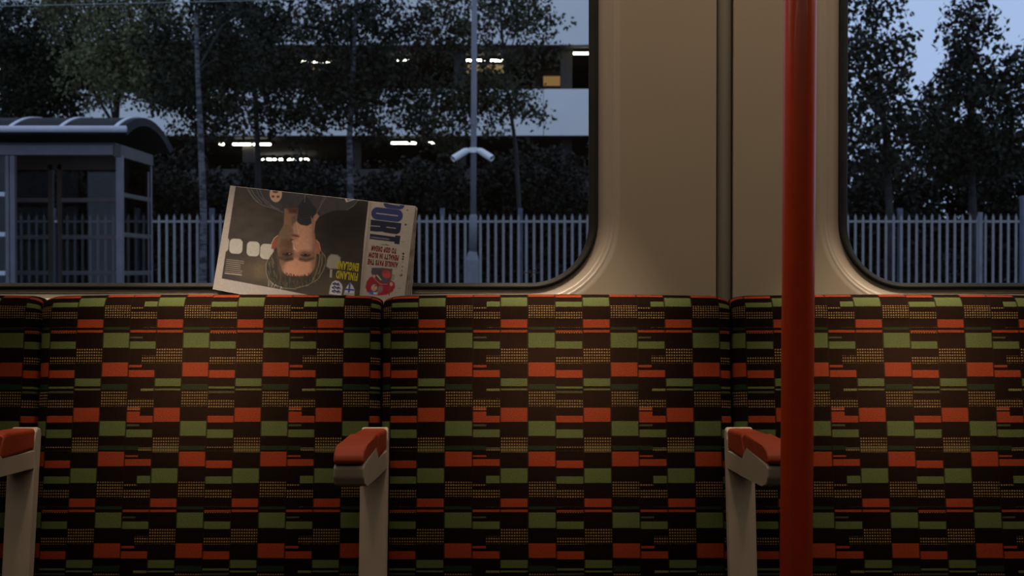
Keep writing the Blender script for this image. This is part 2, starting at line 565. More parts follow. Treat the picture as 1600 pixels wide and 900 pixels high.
for x0, x1 in ((WX0, -0.9), (-0.9, 0.9), (0.9, WX1)):
    obj('wall_panel', box((x0 + 0.002, Y_BACK - 0.04, 0), (x1 - 0.002, Y_BACK, Z_CEIL)), M['panel'], wb)
for nm, x in (('wall_end', WX0 - 0.03), ('wall_far_end', WX1)):
    obj(nm, box((x, Y_BACK, 0), (x + 0.03, 0.0, Z_CEIL)), M['panel'], kind='structure')

# added unseen baffle that darkens the lower seats: housing, shading lip, end cheeks
fit = empty('ceiling_light', (0.06, WASH_Y, Z_CEIL), label='slim ceiling strip light over the window seats, above the picture', cat='lamp')
lip = WASH_Y - 0.006 + 0.10 * math.tan(math.radians(16.5))
obj('housing', box((-0.80, WASH_Y - 0.10, WASH_Z + 0.012), (0.92, WASH_Y + 0.03, Z_CEIL - 0.001), 0.004), M['ceiling'], fit)
obj('lip', box((-0.80, WASH_Y - 0.10, WASH_Z - 0.104), (0.92, lip, WASH_Z - 0.100)), M['ceiling'], fit)
obj('back_plate', box((-0.80, WASH_Y - 0.104, WASH_Z - 0.104), (0.92, WASH_Y - 0.10, WASH_Z + 0.03)), M['ceiling'], fit)

# ------------------------------------------------------------------ seats
LEAN = math.radians(9.5)
Y_REF = -0.105
Z_REF = P(800, 500, Y_REF).z            # pattern row t = 1 lies here
Z_TOP = P(870, 460.5, -0.068).z
def seat_line(z):
    return Y_REF - math.tan(LEAN) * (Z_REF - z)
# where the surveyed row y = 780 meets the leaning face gives the length of one repeat
zz = 0.7
for _ in range(30):
    zz = P(800, 780, seat_line(zz)).z
REPEAT_M = (Z_REF - zz) / math.cos(LEAN) * (PER / 280.0)

def make_seat(seam_l, seam_r, c0_px, colw_px, label):
    Yv = -0.125
    xl, xr = P(seam_l, 600, Yv).x, P(seam_r, 600, Yv).x
    xc0 = P(c0_px, 600, Yv).x
    colw = colw_px / F * (Yv - CAM.y)
    root = empty('train_seat', ((xl + xr) / 2, -0.30, 0.0), label=label, cat='seat', group='patterned seats along the window wall')
    # profile of the backrest, from the cushion up and over the top
    r = 0.030
    prof = []
    z_line = Z_TOP - r * 1.02
    for z in np.linspace(0.44, z_line, 34):
        prof.append((seat_line(z), z))
    yc = seat_line(z_line) + r * math.cos(LEAN)
    zc = z_line + r * math.sin(LEAN) - 0.004
    for a in np.linspace(LEAN, math.pi / 2, 9)[1:]:
        prof.append((yc - r * math.cos(a), zc + r * math.sin(a)))
    prof.append((yc + 0.014, zc + r))
    for a in np.linspace(math.pi / 2, math.pi * 0.95, 6)[1:]:
        prof.append((yc + 0.014 - r * 0.7 * math.cos(a), zc + r * 0.3 + r * 0.7 * math.sin(a)))
    for z in (0.90, 0.80, 0.60, 0.46):
        prof.append((min(seat_line(z) + 0.085, -0.036), z))
    prof = np.array(prof)
    seg = np.concatenate([[0], np.cumsum(np.hypot(*np.diff(prof, axis=0).T))])
    s_ref = np.interp(Z_REF, prof[:34, 1], seg[:34])
    seg[34:] = seg[33] + (seg[34:] - seg[33]) * 1.14      # the cloth is gathered over the roll
    tan = np.gradient(prof, axis=0)
    tan /= np.linalg.norm(tan, axis=1)[:, None]
    nrm = np.stack([-tan[:, 1], tan[:, 0]], 1)         # outwards
    # across: barrel, rounded shoulders, then the side wall
    half = (xr - xl) / 2 - 0.0007
    rx, rd = 0.026, 0.013
    xs, dep = [], []
    for a in np.linspace(0, 1, 4)[:-1]:
        xs.append(-half); dep.append(0.027 - (0.027 - rd) * a)
    for a in np.linspace(0, math.pi / 2, 9)[:-1]:
        xs.append(-half + rx * (1 - math.cos(a))); dep.append(rd * (1 - math.sin(a)))
    mid = np.linspace(-half + rx, half - rx, 26)
    xs = np.array(xs + list(mid) + [-x for x in xs[::-1]])
    dep = np.array(dep + [0] * len(mid) + dep[::-1])
    dep = dep + 0.004 * (np.clip(np.abs(xs) / half, 0, 1) ** 2.2)
    arc = np.concatenate([[0], np.cumsum(np.hypot(np.diff(xs), np.diff(dep)))])
    ucoord = arc - np.interp(0.0, xs, arc) if False else arc - arc[len(arc) // 2 - 1] - (arc[len(arc) // 2] - arc[len(arc) // 2 - 1]) / 2
    na, nb = len(xs), len(prof)
    verts = np.zeros((nb, na, 3))
    verts[:, :, 0] = (xl + xr) / 2 + xs[None, :]
    over = np.ones(nb)
    over[34:] = 0.62                       # the shoulders are tighter over the top roll
    over[28:34] = np.linspace(1, 0.7, 6)
    lim = np.minimum(dep[None, :], 0.026) * over[:, None]
    verts[:, :, 1] = prof[:, 0:1] - nrm[:, 0:1] * lim
    verts[:, :, 2] = prof[:, 1:2] - nrm[:, 1:2] * lim
    ii = np.arange(nb * na).reshape(nb, na)
    faces = np.stack([ii[:-1, :-1], ii[:-1, 1:], ii[1:, 1:], ii[1:, :-1]], -1).reshape(-1, 4)
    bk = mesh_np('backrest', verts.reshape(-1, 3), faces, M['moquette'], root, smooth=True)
    me = bk.data
    uvu = (ucoord + (xl + xr) / 2 - xc0) / colw
    uvv = (1.0 + (s_ref - seg) / REPEAT_M * PER) / PER
    UVg = np.zeros((nb, na, 2))
    UVg[:, :, 0] = uvu[None, :] + 60.0
    UVg[:, :, 1] = uvv[:, None] + 10.0
    uvl = me.uv_layers.new(name='UVMap')
    uvl.data.foreach_set('uv', UVg.reshape(-1, 2)[faces.ravel()].astype(np.float32).ravel())
    centre_glow = me.attributes.new('wear', 'FLOAT', 'POINT')  # mask of the painted glow, strongest at the backrest centre
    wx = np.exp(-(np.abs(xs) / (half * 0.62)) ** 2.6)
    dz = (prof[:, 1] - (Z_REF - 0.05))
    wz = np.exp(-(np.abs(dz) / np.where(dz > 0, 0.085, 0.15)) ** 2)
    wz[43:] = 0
    centre_glow.data.foreach_set('value', (wz[:, None] * wx[None, :]).astype(np.float32).ravel())
    # cushion
    bm = box((xl + 0.024, -0.50, 0.36), (xr - 0.024, seat_line(0.46) - 0.004, 0.46), 0.03, 4)
    cu = obj('seat_cushion', bm, M['moquette'], root, smooth=True)
    cm = cu.data
    uvl = cm.uv_layers.new(name='UVMap')
    for lp in cm.loops:
        co = cm.vertices[lp.vertex_index].co
        uvl.data[lp.index].uv = ((co.x - xc0) / colw + 60.0, (co.y + co.z) / REPEAT_M + 10.0)
    # moulded shell behind and below
    obj('seat_shell', prism([(seat_line(0.40) + 0.05, 0.32), (seat_line(0.90) + 0.045, 0.90), (seat_line(0.95) + 0.034, Z_TOP - 0.018), (-0.045, Z_TOP - 0.018), (-0.040, 0.90), (-0.040, 0.32)], xl + 0.0005, xr - 0.0005), M['shell'], root)
    obj('seat_base', box((xl + 0.02, -0.46, 0.0), (xr - 0.02, -0.10, 0.355), 0.01), M['shell'], root)
    return root

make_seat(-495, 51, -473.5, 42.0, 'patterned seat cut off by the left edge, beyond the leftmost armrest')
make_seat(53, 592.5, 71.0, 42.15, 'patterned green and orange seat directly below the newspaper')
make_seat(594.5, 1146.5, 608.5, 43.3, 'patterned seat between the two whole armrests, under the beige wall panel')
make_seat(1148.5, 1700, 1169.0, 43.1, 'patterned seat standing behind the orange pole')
# ledge that closes the gap behind the seats
obj('trim_1', box((WX0, -0.036, 0.905), (WX1, -0.001, 0.912)), M['channel'], kind='structure')

# ------------------------------------------------------------------ armrests
def make_armrest(px_l, px_r, label):
    d_ref = 1.815
    xl, xr = (px_l - 800) / F * d_ref, (px_r - 800) / F * d_ref
    root = empty('armrest', ((xl + xr) / 2, -0.2, 0.30), label=label, cat='armrest', group='armrests between the seats')
    Yr = -0.128
    fwd = lambda f: Yr - f
    top = 0.787
    # upright, leaning with the seat
    up = [(seat_line(0.30) - 0.012, 0.30), (seat_line(0.74) - 0.016, 0.74), (Yr - 0.022, 0.772), (Yr - 0.020, top - 0.004), (Yr - 0.008, top + 0.001),
          (Yr + 0.002, top - 0.002), (Yr + 0.004, top - 0.012), (seat_line(0.74) + 0.003, 0.74), (seat_line(0.30) + 0.003, 0.30)]
    obj('upright', prism(up, xl, xr, 0.0035, 3), M['beige_plastic'], root, smooth=False)
    arm = [(fwd(0.004), 0.732), (fwd(0.004), 0.758), (fwd(0.137), 0.761), (fwd(0.165), 0.7825), (fwd(0.296), 0.7790),
           (fwd(0.303), 0.776), (fwd(0.304), 0.765), (fwd(0.297), 0.7555), (fwd(0.27), 0.750), (fwd(0.14), 0.741)]
    obj('arm', prism(arm, xl + 0.0006, xr - 0.0006, 0.0022, 3), M['beige_plastic'], root)
    rear = [(fwd(0.010), 0.7585), (fwd(0.137), 0.7615), (fwd(0.144), 0.768), (fwd(0.128), top + 0.003), (fwd(0.118), top + 0.006), (fwd(0.016), top + 0.000)]
    obj('pad', prism(rear, xl + 0.0015, xr - 0.0015, 0.0045, 3), M['orange_pad'], root)
    front = [(fwd(0.152), 0.776), (fwd(0.166), 0.7828), (fwd(0.302), 0.7795), (fwd(0.306), 0.783), (fwd(0.303), 0.790), (fwd(0.293), 0.7955),
             (fwd(0.27), 0.7975), (fwd(0.150), 0.796), (fwd(0.136), 0.791), (fwd(0.131), 0.788)]
    obj('pad', prism(front, xl + 0.0008, xr - 0.0008, 0.0055, 3), M['orange_pad'], root)
    return root
make_armrest(18, 60, 'beige armrest with orange top, cut off by the left edge')
make_armrest(565, 607, 'beige armrest with orange top below the right end of the newspaper')
make_armrest(1133.5, 1176, 'beige armrest with orange top whose tip goes behind the orange pole')

# ------------------------------------------------------------------ grab pole
pd = 1.40
py_ = CAM.y + pd
def pole_x(py):
    return ((1223.5 + 1274.5) / 2 + (1220 + 1270.5 - 1223.5 - 1274.5) / 2 * py / 900 - 800) / F * pd
pr = 50.5 / 2 / F * pd
z0_, z9_ = P(0, 0, py_).z, P(0, 900, py_).z
slope = (pole_x(0) - pole_x(900)) / (z0_ - z9_)
xb, xt = pole_x(900) - slope * z9_, pole_x(0) + slope * (Z_CEIL - z0_)
root = empty('grab_pole', (xb, py_, 0.0), label='orange vertical grab pole standing in front of the right seats', cat='pole')
obj('tube', tube([(xb, py_, 0.004), (xb + (xt - xb) * 0.5, py_, Z_CEIL / 2), (xt, py_, Z_CEIL - 0.003)], pr, 48), M['pole'], root, smooth=True)
obj('flange', tube([(xb, py_, 0.001), (xb, py_, 0.02), (xb, py_, 0.03)], [0.045, 0.045, 0.02], 32), M['pole'], root)
obj('flange', tube([(xt, py_, Z_CEIL - 0.03), (xt, py_, Z_CEIL - 0.02), (xt, py_, Z_CEIL - 0.001)], [0.02, 0.045, 0.045], 32), M['pole'], root)

# ------------------------------------------------------------------ newspaper
Q = np.array([(360.0, 290.5), (649.0, 322.5), (627.0, 497.0), (332.5, 452.0)])     # corners of the front page: TL TR BR BL
def page_px(u, v):
    sag = 3.0 * np.sin(np.pi * u) * v
    x = (Q[0, 0] * (1 - u) + Q[1, 0] * u) * (1 - v) + (Q[3, 0] * (1 - u) + Q[2, 0] * u) * v
    y = (Q[0, 1] * (1 - u) + Q[1, 1] * u) * (1 - v) + (Q[3, 1] * (1 - u) + Q[2, 1] * u) * v + sag
    return x, y
def page_depth(px, py):
    ytop = Q[0, 1] + (px - Q[0, 0]) * (Q[1, 1] - Q[0, 1]) / (Q[1, 0] - Q[0, 0])
    v = (py - ytop) / 166.0
    u = np.clip((px - 345.0) / 295.0, 0, 1)
    return -0.0055 - 0.0195 * v - 0.0035 * np.sin(np.pi * np.clip(v, 0, 1)) * (0.5 + 0.5 * np.cos(np.pi * (u - 0.5))) + 0.004 * (1 - u) ** 3
def page_point(px, py, lift=0.0):
    """paper surface at a surveyed point, arrays allowed"""
    px, py = np.asarray(px, float), np.asarray(py, float)
    Y = page_depth(px, py) - lift
    a, b = (px - 800.0) / F, (450.0 - py) / F
    dy = math.cos(PITCH) + math.sin(PITCH) * b
    dz = -math.sin(PITCH) + math.cos(PITCH) * b
    t = (Y - CAM.y) / dy
    return np.stack([a * t, Y, CAM.z + dz * t], -1)

PAPER = (152, 134, 120)
NU, NV = 600, 340
gu, gv = np.meshgrid(np.linspace(0, 1, NU), np.linspace(0, 1, NV))
GX, GY = page_px(gu, gv)
IMG = np.zeros((NV, NU, 3)) + np.array(PAPER, float)

def sd_poly(pts):
    pts = np.asarray(pts, float)
    d = np.full(GX.shape, 1e9)
    inside = np.zeros(GX.shape, bool)
    n = len(pts)
    for i in range(n):
        a, b = pts[i], pts[(i + 1) % n]
        e = b - a
        wx, wy = GX - a[0], GY - a[1]
        h = np.clip((wx * e[0] + wy * e[1]) / max(e @ e, 1e-9), 0, 1)
        d = np.minimum(d, (wx - e[0] * h) ** 2 + (wy - e[1] * h) ** 2)
        c = ((a[1] <= GY) != (b[1] <= GY)) & (GX < (e[0]) * (GY - a[1]) / (e[1] if abs(e[1]) > 1e-9 else 1e-9) + a[0])
        inside ^= c
    d = np.sqrt(d)
    return np.where(inside, -d, d)
def cov(d, soft=0.6):
    return np.clip(0.5 - d / (2 * soft), 0, 1)
def put(mask, color):
    global IMG
    c = np.asarray(color, float)
    IMG = IMG * (1 - mask[..., None]) + c * mask[..., None]
def poly(pts, color, soft=0.6, alpha=1.0):
    put(cov(sd_poly(pts), soft) * alpha, color)
def ell(cx, cy, rx, ry, color, soft=0.6, rot=0.0, alpha=1.0):
    c, s_ = math.cos(rot), math.sin(rot)
    x, y = (GX - cx) * c + (GY - cy) * s_, -(GX - cx) * s_ + (GY - cy) * c
    k = np.sqrt((x / rx) ** 2 + (y / ry) ** 2)
    put(cov((k - 1) * min(rx, ry), soft) * alpha, color)
def stroke(pts, w, color, soft=0.5, alpha=1.0):
    d = np.full(GX.shape, 1e9)
    for a, b in zip(pts[:-1], pts[1:]):
        a, b = np.array(a, float), np.array(b, float)
        e = b - a
        wx, wy = GX - a[0], GY - a[1]
        h = np.clip((wx * e[0] + wy * e[1]) / max(e @ e, 1e-9), 0, 1)
        d = np.minimum(d, (wx - e[0] * h) ** 2 + (wy - e[1] * h) ** 2)
    put(cov(np.sqrt(d) - w / 2, soft) * alpha, color)
def rnd(x0, y0, x1, y1, r, color, skew=0.11, soft=0.6, alpha=1.0):
    """rounded rectangle printed along the page"""
    cx_, cy_ = (x0 + x1) / 2, (y0 + y1) / 2
    x, y = (GX - cx_) + (GY - cy_) * skew, (GY - cy_) - (GX - cx_) * skew
    qx, qy = np.abs(x) - ((x1 - x0) / 2 - r), np.abs(y) - ((y1 - y0) / 2 - r)
    d = np.hypot(np.maximum(qx, 0), np.maximum(qy, 0)) + np.minimum(np.maximum(qx, qy), 0) - r
    put(cov(d, soft) * alpha, color)
def vnoise(sx, sy, seed):
    g = np.random.default_rng(seed).random((64, 64))
    x, y = (GX / sx) % 63, (GY / sy) % 63
    x0, y0 = x.astype(int), y.astype(int)
    fx, fy = x - x0, y - y0
    fx, fy = fx * fx * (3 - 2 * fx), fy * fy * (3 - 2 * fy)
    return (g[y0, x0] * (1 - fx) + g[y0, x0 + 1] * fx) * (1 - fy) + (g[y0 + 1, x0] * (1 - fx) + g[y0 + 1, x0 + 1] * fx) * fy

# the big photograph: ground colour
D_BG = cov(sd_poly([(370, 280), (576, 308), (575.5, 316), (569, 372), (559, 500), (500, 464.5), (430, 450.5), (346.5, 435)]), 0.5)
fx_ = np.clip((GX - 350) / 220, 0, 1)
fy_ = np.clip((GY - 300) / 160, 0, 1)
bg = np.zeros(IMG.shape) + np.array((58, 48, 41.0))
bg += (np.array((24, 20, 17.0)) - bg) * (np.exp(-((GX - 545) / 60) ** 2 - ((GY - 345) / 45) ** 2) * 0.95)[..., None]
bg += (np.array((98, 78, 56.0)) - bg) * (np.exp(-((GX - 402) / 34) ** 2 - ((GY - 424) / 22) ** 2) * 0.75)[..., None]
bg += (np.array((92, 72, 52.0)) - bg) * (np.exp(-((GX - 520) / 32) ** 2 - ((GY - 455) / 26) ** 2) * 0.6)[..., None]
bg += (np.array((44, 37, 35.0)) - bg) * (np.exp(-((GX - 352) / 30) ** 2 - ((GY - 440) / 16) ** 2) * 0.75)[..., None]
bg *= (0.9 + 0.2 * vnoise(14, 8, 1))[..., None]
IMG = IMG * (1 - D_BG[..., None]) + bg * D_BG[..., None]
# pale lamps in its background
LP = (160, 146, 130)
rnd(342, 370, 357.5, 393.5, 6, PAPER)
rnd(358.3, 373, 379, 396.5, 6.5, LP, 0.05)
rnd(385.5, 377.3, 405.6, 400.5, 6.5, LP, 0.05)
rnd(406.4, 381, 428, 405, 7, LP, 0.05)
poly([(517, 397), (527, 398), (532, 402), (532, 409), (527, 420), (515, 420), (509.5, 416), (510, 409), (513, 401)], (140, 128, 114), 1.4)
# shoulders and collar
SH = [(380, 286), (384, 294), (390, 302), (397, 313), (410, 321), (430, 327), (443, 332.5), (446, 327), (456, 324), (466, 324), (464, 334), (462, 343),
      (467, 350), (480, 353), (488, 348), (493, 334), (500, 338.5), (512, 332), (525, 328.5), (541, 328.5), (552, 322), (561, 311), (562, 300), (470, 285)]
poly(SH, (60, 53, 54), 0.8)
put(cov(sd_poly(SH), 0.8) * np.clip((vnoise(6, 9, 5) - 0.35) * 1.3, 0, 1) * 0.35, (36, 32, 34))
poly([(466, 322), (478, 306), (495, 328), (490, 347), (481, 353), (470, 351), (463, 343)], (37, 35, 40), 1.0)
for yy in (336, 340, 344):
    stroke([(464, yy), (474, yy + 5), (486, yy + 5)], 0.8, (62, 58, 60), 0.6, 0.6)
for st in ([(383, 290), (391, 303), (399, 314), (411, 321), (430, 326.5), (442, 332)], [(390, 291), (397, 304), (409, 317)], [(398, 291), (405, 306), (418, 320), (436, 327)],
           [(387, 292), (394, 306), (404, 316)], [(404, 293), (412, 310), (428, 324)]):
    stroke(st, 1.0, (124, 112, 104), 0.6, 0.6)
stroke([(512, 304), (504, 316), (495, 332)], 1.2, (120, 110, 102), 0.6, 0.6)
stroke([(477, 302), (476, 316)], 1.4, (112, 104, 100), 0.7, 0.6)
stroke([(508, 305), (500, 318)], 0.9, (112, 100, 96), 0.6, 0.5)
stroke([(561, 311), (552, 322), (542, 328)], 1.0, (120, 108, 98), 0.6, 0.7)
ell(431, 303, 9.6, 13, (176, 138, 112))
for ax, ay, rx, ry in ((426.5, 307, 2.3, 1.7), (434.5, 307.3, 2.3, 1.7), (430.5, 299, 4.5, 2.6), (430, 294, 4, 1.5)):
    ell(ax, ay, rx, ry, (104, 52, 42), 0.8)
poly([(538, 309), (556, 311.5), (541, 316)], (176, 162, 148))
poly([(542, 310.8), (550, 312), (543, 313.6)], (80, 70, 68))
# neck
poly([(444, 326), (466, 325), (464, 343), (461, 356), (452, 358), (443, 354), (444, 338)], (122, 84, 62), 1.2)
poly([(449, 325), (467, 325), (464, 334), (452, 333)], (72, 40, 34), 2.0, 0.9)
poly([(456, 338), (463, 336), (463, 350), (455, 352)], (86, 66, 56), 2.0, 0.8)
poly([(486, 352), (490, 338), (495, 333), (499, 338), (493, 347), (491, 362), (486, 362)], (150, 104, 76), 0.9)
# face
FACE = [(443, 352), (437.5, 361), (433.5, 371), (432, 385), (434, 398), (437, 412), (441, 425), (449, 431), (468, 433), (483, 431), (491, 420), (494, 405), (495, 390),
        (493, 375), (491.5, 362), (490, 345), (486, 338), (487, 349), (480, 353), (470, 351), (464, 347), (458, 356), (450, 350)]
DF = cov(sd_poly(FACE), 0.9)
lit = 1 / (1 + np.exp(-(GX - (459 - 6 * np.clip((GY - 396) / 12, 0, 1) - 12 * np.clip((GY - 406) / 10, 0, 1))) / 1.6))
fc = np.array((104, 76, 54.0)) * (1 - lit[..., None]) + np.array((170, 116, 90.0)) * lit[..., None]
fc *= (0.95 + 0.12 * vnoise(5, 5, 9))[..., None]
fc *= (1 - 0.22 * np.exp(-((GX - 491) / 5) ** 2))[..., None]
IMG = IMG * (1 - DF[..., None]) + fc * DF[..., None]
ell(444, 372, 7, 15, (92, 74, 52), 4, 0.1, 0.5)
ell(446, 381, 8, 8, (88, 52, 38), 4, 0, 0.75)
ell(478, 372, 11, 16, (176, 122, 96), 5, 0, 0.4)
ell(466, 420, 20, 9, (176, 116, 84), 5, 0, 0.5)
poly([(459, 349), (464, 345), (466, 352), (466, 364), (459, 362), (457, 356)], (150, 108, 80), 1.0, 0.9)     # chin edge
stroke([(463, 347), (465, 358), (466.5, 367)], 0.9, (190, 150, 116), 0.6, 0.7)
ell(461.5, 368, 5.6, 2.3, (110, 58, 46), 1.2, 0.15)                                                          # mouth
stroke([(457, 367.5), (462, 368.4), (467, 370)], 0.9, (66, 34, 30), 0.5)
ell(461, 372.5, 4, 1.4, (146, 88, 68), 1.0, 0.1, 0.8)
poly([(455, 374), (458, 372.5), (459.5, 384), (462, 391), (457, 389)], (196, 150, 118), 0.9, 0.9)            # lit side of the nose
poly([(447, 377), (455, 373.5), (458, 380), (458, 389), (450, 388)], (84, 54, 40), 1.6, 0.85)
ell(456, 374.5, 2.6, 1.3, (66, 38, 30), 0.9)
for ex, ey, k_ in ((449, 396.5, 0.75), (477.5, 398, 1.0)):
    ell(ex, ey + 1.5, 10.5, 6.5, (70 * k_, 47 * k_, 35 * k_), 4.5, 0.05, 0.8)
    ell(ex, ey, 5.6, 1.7, (98 * k_, 74 * k_, 60 * k_), 0.9, 0.05, 0.9)
    ell(ex - 0.3, ey + 0.3, 2.4, 1.9, (30, 22, 20), 0.8)
    stroke([(ex - 7, ey + 0.2), (ex - 2, ey + 1.8), (ex + 3, ey + 1.8), (ex + 7, ey + 0.2)], 1.7, (40, 26, 22), 0.8, 0.9)
    stroke([(ex - 6, ey - 3.4), (ex, ey - 4.4), (ex + 6, ey - 3.2)], 0.9, (104, 64, 50), 0.8, 0.6)
    stroke([(ex - 5, ey - 1.8), (ex + 5, ey - 1.6)], 0.7, (80, 50, 42), 0.6, 0.6)
ell(452.3, 396.8, 0.7, 0.6, (170, 150, 135), 0.5)
stroke([(438, 403), (446, 406), (456, 404.5)], 4.0, (46, 34, 26), 1.8, 0.9)
stroke([(469, 405), (479, 407), (489, 403.5)], 3.6, (62, 42, 31), 1.8, 0.9)
stroke([(436, 412), (438, 424)], 1.8, (150, 122, 92), 1.0, 0.6)
# ears
poly([(434, 368), (428.5, 372), (424.5, 380), (423.5, 388), (428, 390), (432, 386)], (124, 62, 48), 0.8)
stroke([(434, 368), (428.5, 372), (424.5, 380), (423.5, 387)], 1.0, (196, 158, 130), 0.5, 0.8)
poly([(493, 374), (498, 378), (501, 390), (499, 398), (494.5, 396)], (150, 84, 64), 0.8)
stroke([(494, 375), (499, 380), (501, 391), (499, 398)], 1.0, (196, 154, 122), 0.5, 0.7)
# hair
HAIR = [(430, 389), (424, 398), (416.5, 410), (416, 424), (418.5, 434), (427, 443), (442, 448), (460, 449.5), (480, 448), (497, 440.5), (506, 427), (511, 409), (507, 396), (501, 390),
        (498, 400), (494, 412), (490, 423), (482, 431), (462, 432), (447, 431), (441, 424), (436.5, 409), (433, 396)]
DH = cov(sd_poly(HAIR), 1.0)
hc = np.array((50, 42, 33.0)) + np.array((44, 37, 29.0)) * (np.clip(vnoise(1.7, 7, 21) - 0.35, 0, 1) ** 1.2)[..., None]
IMG = IMG * (1 - DH[..., None]) + hc * DH[..., None]
rr = random.Random(5)
for k in range(26):                                # loose strands
    a = rr.uniform(0, 1)
    bx, by = 424 + 70 * a, 434 + 8 * math.sin(math.pi * a)
    stroke([(bx, by), (bx + rr.uniform(-4, 4) - 5 + 8 * a, by + rr.uniform(4, 9))], 0.7, (92, 80, 64), 0.6, 0.4)
for k in range(12):
    bx, by = rr.uniform(419, 432), rr.uniform(396, 425)
    stroke([(bx, by), (bx + rr.uniform(1, 4), by + rr.uniform(5, 10))], 0.8, (128, 112, 92), 0.5, 0.5)
for k in range(40):                                # fringe over the forehead
    a = rr.uniform(0, 1)
    bx, by = 441 + 50 * a, 429 + 4 * math.sin(math.pi * a) - 5 * abs(a - 0.5)
    stroke([(bx, by - rr.uniform(0, 3.5)), (bx + rr.uniform(-2, 2), by + 5)], 0.9, (56, 44, 34), 0.7, 0.7)
ell(440, 416, 5, 12, (112, 78, 56), 4, 0, 0.55)
ell(491, 412, 4, 14, (120, 80, 60), 4, 0, 0.5)
for st in ([(501, 391), (508, 401), (509, 411), (504, 425), (496, 437), (481, 445.5), (463, 450)], [(500, 398), (498.5, 412), (494, 426), (488, 440)],
           [(503, 396), (503, 412), (498, 428)]):
    stroke(st, 1.0, (168, 146, 112), 0.9, 0.6)
stroke([(427, 393), (420, 402), (415.5, 413), (416, 426), (419, 436), (428, 445), (443, 450), (462, 451.5)], 1.0, (172, 152, 126), 0.9, 0.55)
for k in range(14):
    bx = rr.uniform(417, 440)
    stroke([(bx, 438 + (bx - 417) * 0.45), (bx + rr.uniform(-5, 3), 446 + (bx - 417) * 0.25)], 0.7, (176, 158, 136), 0.5, 0.5)
# block of small white type, too fine to read
for i in range(8):
    yy0 = 405.5 + 3.05 * i
    x0_, x1_ = 354.5 - 0.4 * i, 381 - 0.5 * i - (4 if i in (2, 3, 4) else 0)
    g = random.Random(30 + i)
    x = x0_
    while x < x1_:
        wd = g.uniform(1.2, 4.0)
        ya = yy0 + (x - x0_) * 0.11
        stroke([(x, ya), (min(x + wd, x1_), ya + wd * 0.11)], 1.15 if i < 7 else 1.6, (158, 138, 118), 0.55, 0.62 if i < 7 else 0.9)
        x += wd + 0.9
# crest with three rows of dark marks, and the shield with a blue cross
poly([(514, 459.5), (516, 447), (519, 441), (524, 438), (530, 439.5), (534, 444), (535.5, 449), (533.5, 462)], (178, 164, 160), 0.7)
for row, yy0 in enumerate((443.5, 449.2, 455)):
    for (ox, oy, rx, ry) in ((-5, 0.6, 1.5, 1.4), (-2, -0.9, 1.8, 1.1), (1, 0.5, 2.2, 1.2), (4, -0.4, 1.6, 1.5), (-3, 2.0, 0.8, 1.0), (2.8, 2.0, 0.8, 1.0), (6, 1.2, 0.9, 1.2)):
        ell(525 + ox * (0.8 if row == 0 else 1), yy0 + oy + ox * 0.1, rx, ry, (48, 42, 82), 0.6)
poly([(537, 460), (539, 453), (543, 446), (547, 441.5), (551, 446), (554, 452), (553.5, 463)], (180, 168, 160), 0.7)
stroke([(546.6, 444), (545, 456)], 2.6, (44, 62, 120), 0.5)
stroke([(540, 452), (552.5, 453.2)], 2.4, (44, 62, 120), 0.5)
for x in np.arange(539, 553, 1.6):
    stroke([(x, 457.5 + (x - 539) * 0.1), (x + 0.6, 459.5 + (x - 539) * 0.1)], 0.8, (96, 90, 100), 0.4, 0.8)
# fold beside the masthead strip, its crease shade painted in
stroke([(578.5, 316), (575, 360), (563.5, 462)], 0.9, (104, 88, 76), 0.6, 0.8)
stroke([(581, 316), (577, 360), (566, 462)], 1.4, (128, 110, 96), 0.9, 0.5)
# masthead letters, reading downwards
NAVY, INK = (42, 47, 84), (27, 29, 45)
rnd(599.5, 308, 632.5, 326.3, 7.5, NAVY)
stroke([(607, 318), (624, 321)], 1.3, PAPER, 0.5)
rnd(580.0, 325.5, 629.5, 345.0, 9.3, NAVY)
stroke([(588.5, 333.2), (621, 337.2)], 1.7, PAPER, 0.5)
poly([(579.5, 343.2), (627, 348.8), (626.3, 357), (624.5, 363.5), (620, 366), (609, 364.6), (601, 363.2), (597.5, 362), (590, 362), (578.3, 360.8)], INK, 0.5)
stroke([(579, 352.8), (593.5, 353.8)], 1.3, PAPER, 0.4)
stroke([(604.3, 355), (618, 356.6)], 1.4, PAPER, 0.4)
poly([(578.3, 365.2), (617.3, 370.2), (617.8, 367.8), (625.6, 368.6), (624, 382), (616, 380.6), (616.4, 378), (577.6, 373.2)], INK, 0.5)
g = random.Random(2)
x = 580.0
while x < 608:
    wd = g.uniform(1.2, 3.2)
    stroke([(x, 370.4 + (x - 579) * 0.12), (x + wd, 370.4 + (x + wd - 579) * 0.12)], 2.2, (122, 104, 112), 0.5, 0.7)
    x += wd + 0.8
# red roundel with a player in grey and a red cap, and a second small head
poly([(571, 449), (573, 440), (578, 433.5), (586, 430.5), (598, 434), (610, 437.5), (616.5, 442), (617, 449), (613, 456), (604, 460.5), (592, 461.5), (581, 460), (574, 456)], (140, 30, 44), 0.7)
poly([(581, 418.5), (598, 418.5), (613, 420.5), (612, 432), (609, 438), (603, 443), (597, 441), (589, 436), (583, 432), (580, 426)], (66, 58, 60), 0.9)
poly([(600, 430), (609, 436), (604, 443), (597, 440)], (74, 64, 82), 1.2, 0.8)
ell(604, 428.5, 7.2, 6.4, (164, 58, 58), 0.9, 0.5)
ell(601, 424, 5, 3, (130, 44, 46), 1.2, 0, 0.7)
stroke([(589, 430), (595, 437)], 2.2, (178, 150, 96), 0.6)
ell(584.5, 431.5, 2.2, 2.6, (170, 130, 112), 0.6)
stroke([(584, 434), (594, 444), (604, 444)], 1.1, (150, 136, 130), 0.6, 0.8)
stroke([(611.8, 420), (611, 434), (609.5, 446), (608, 461)], 1.5, (96, 70, 52), 0.5)
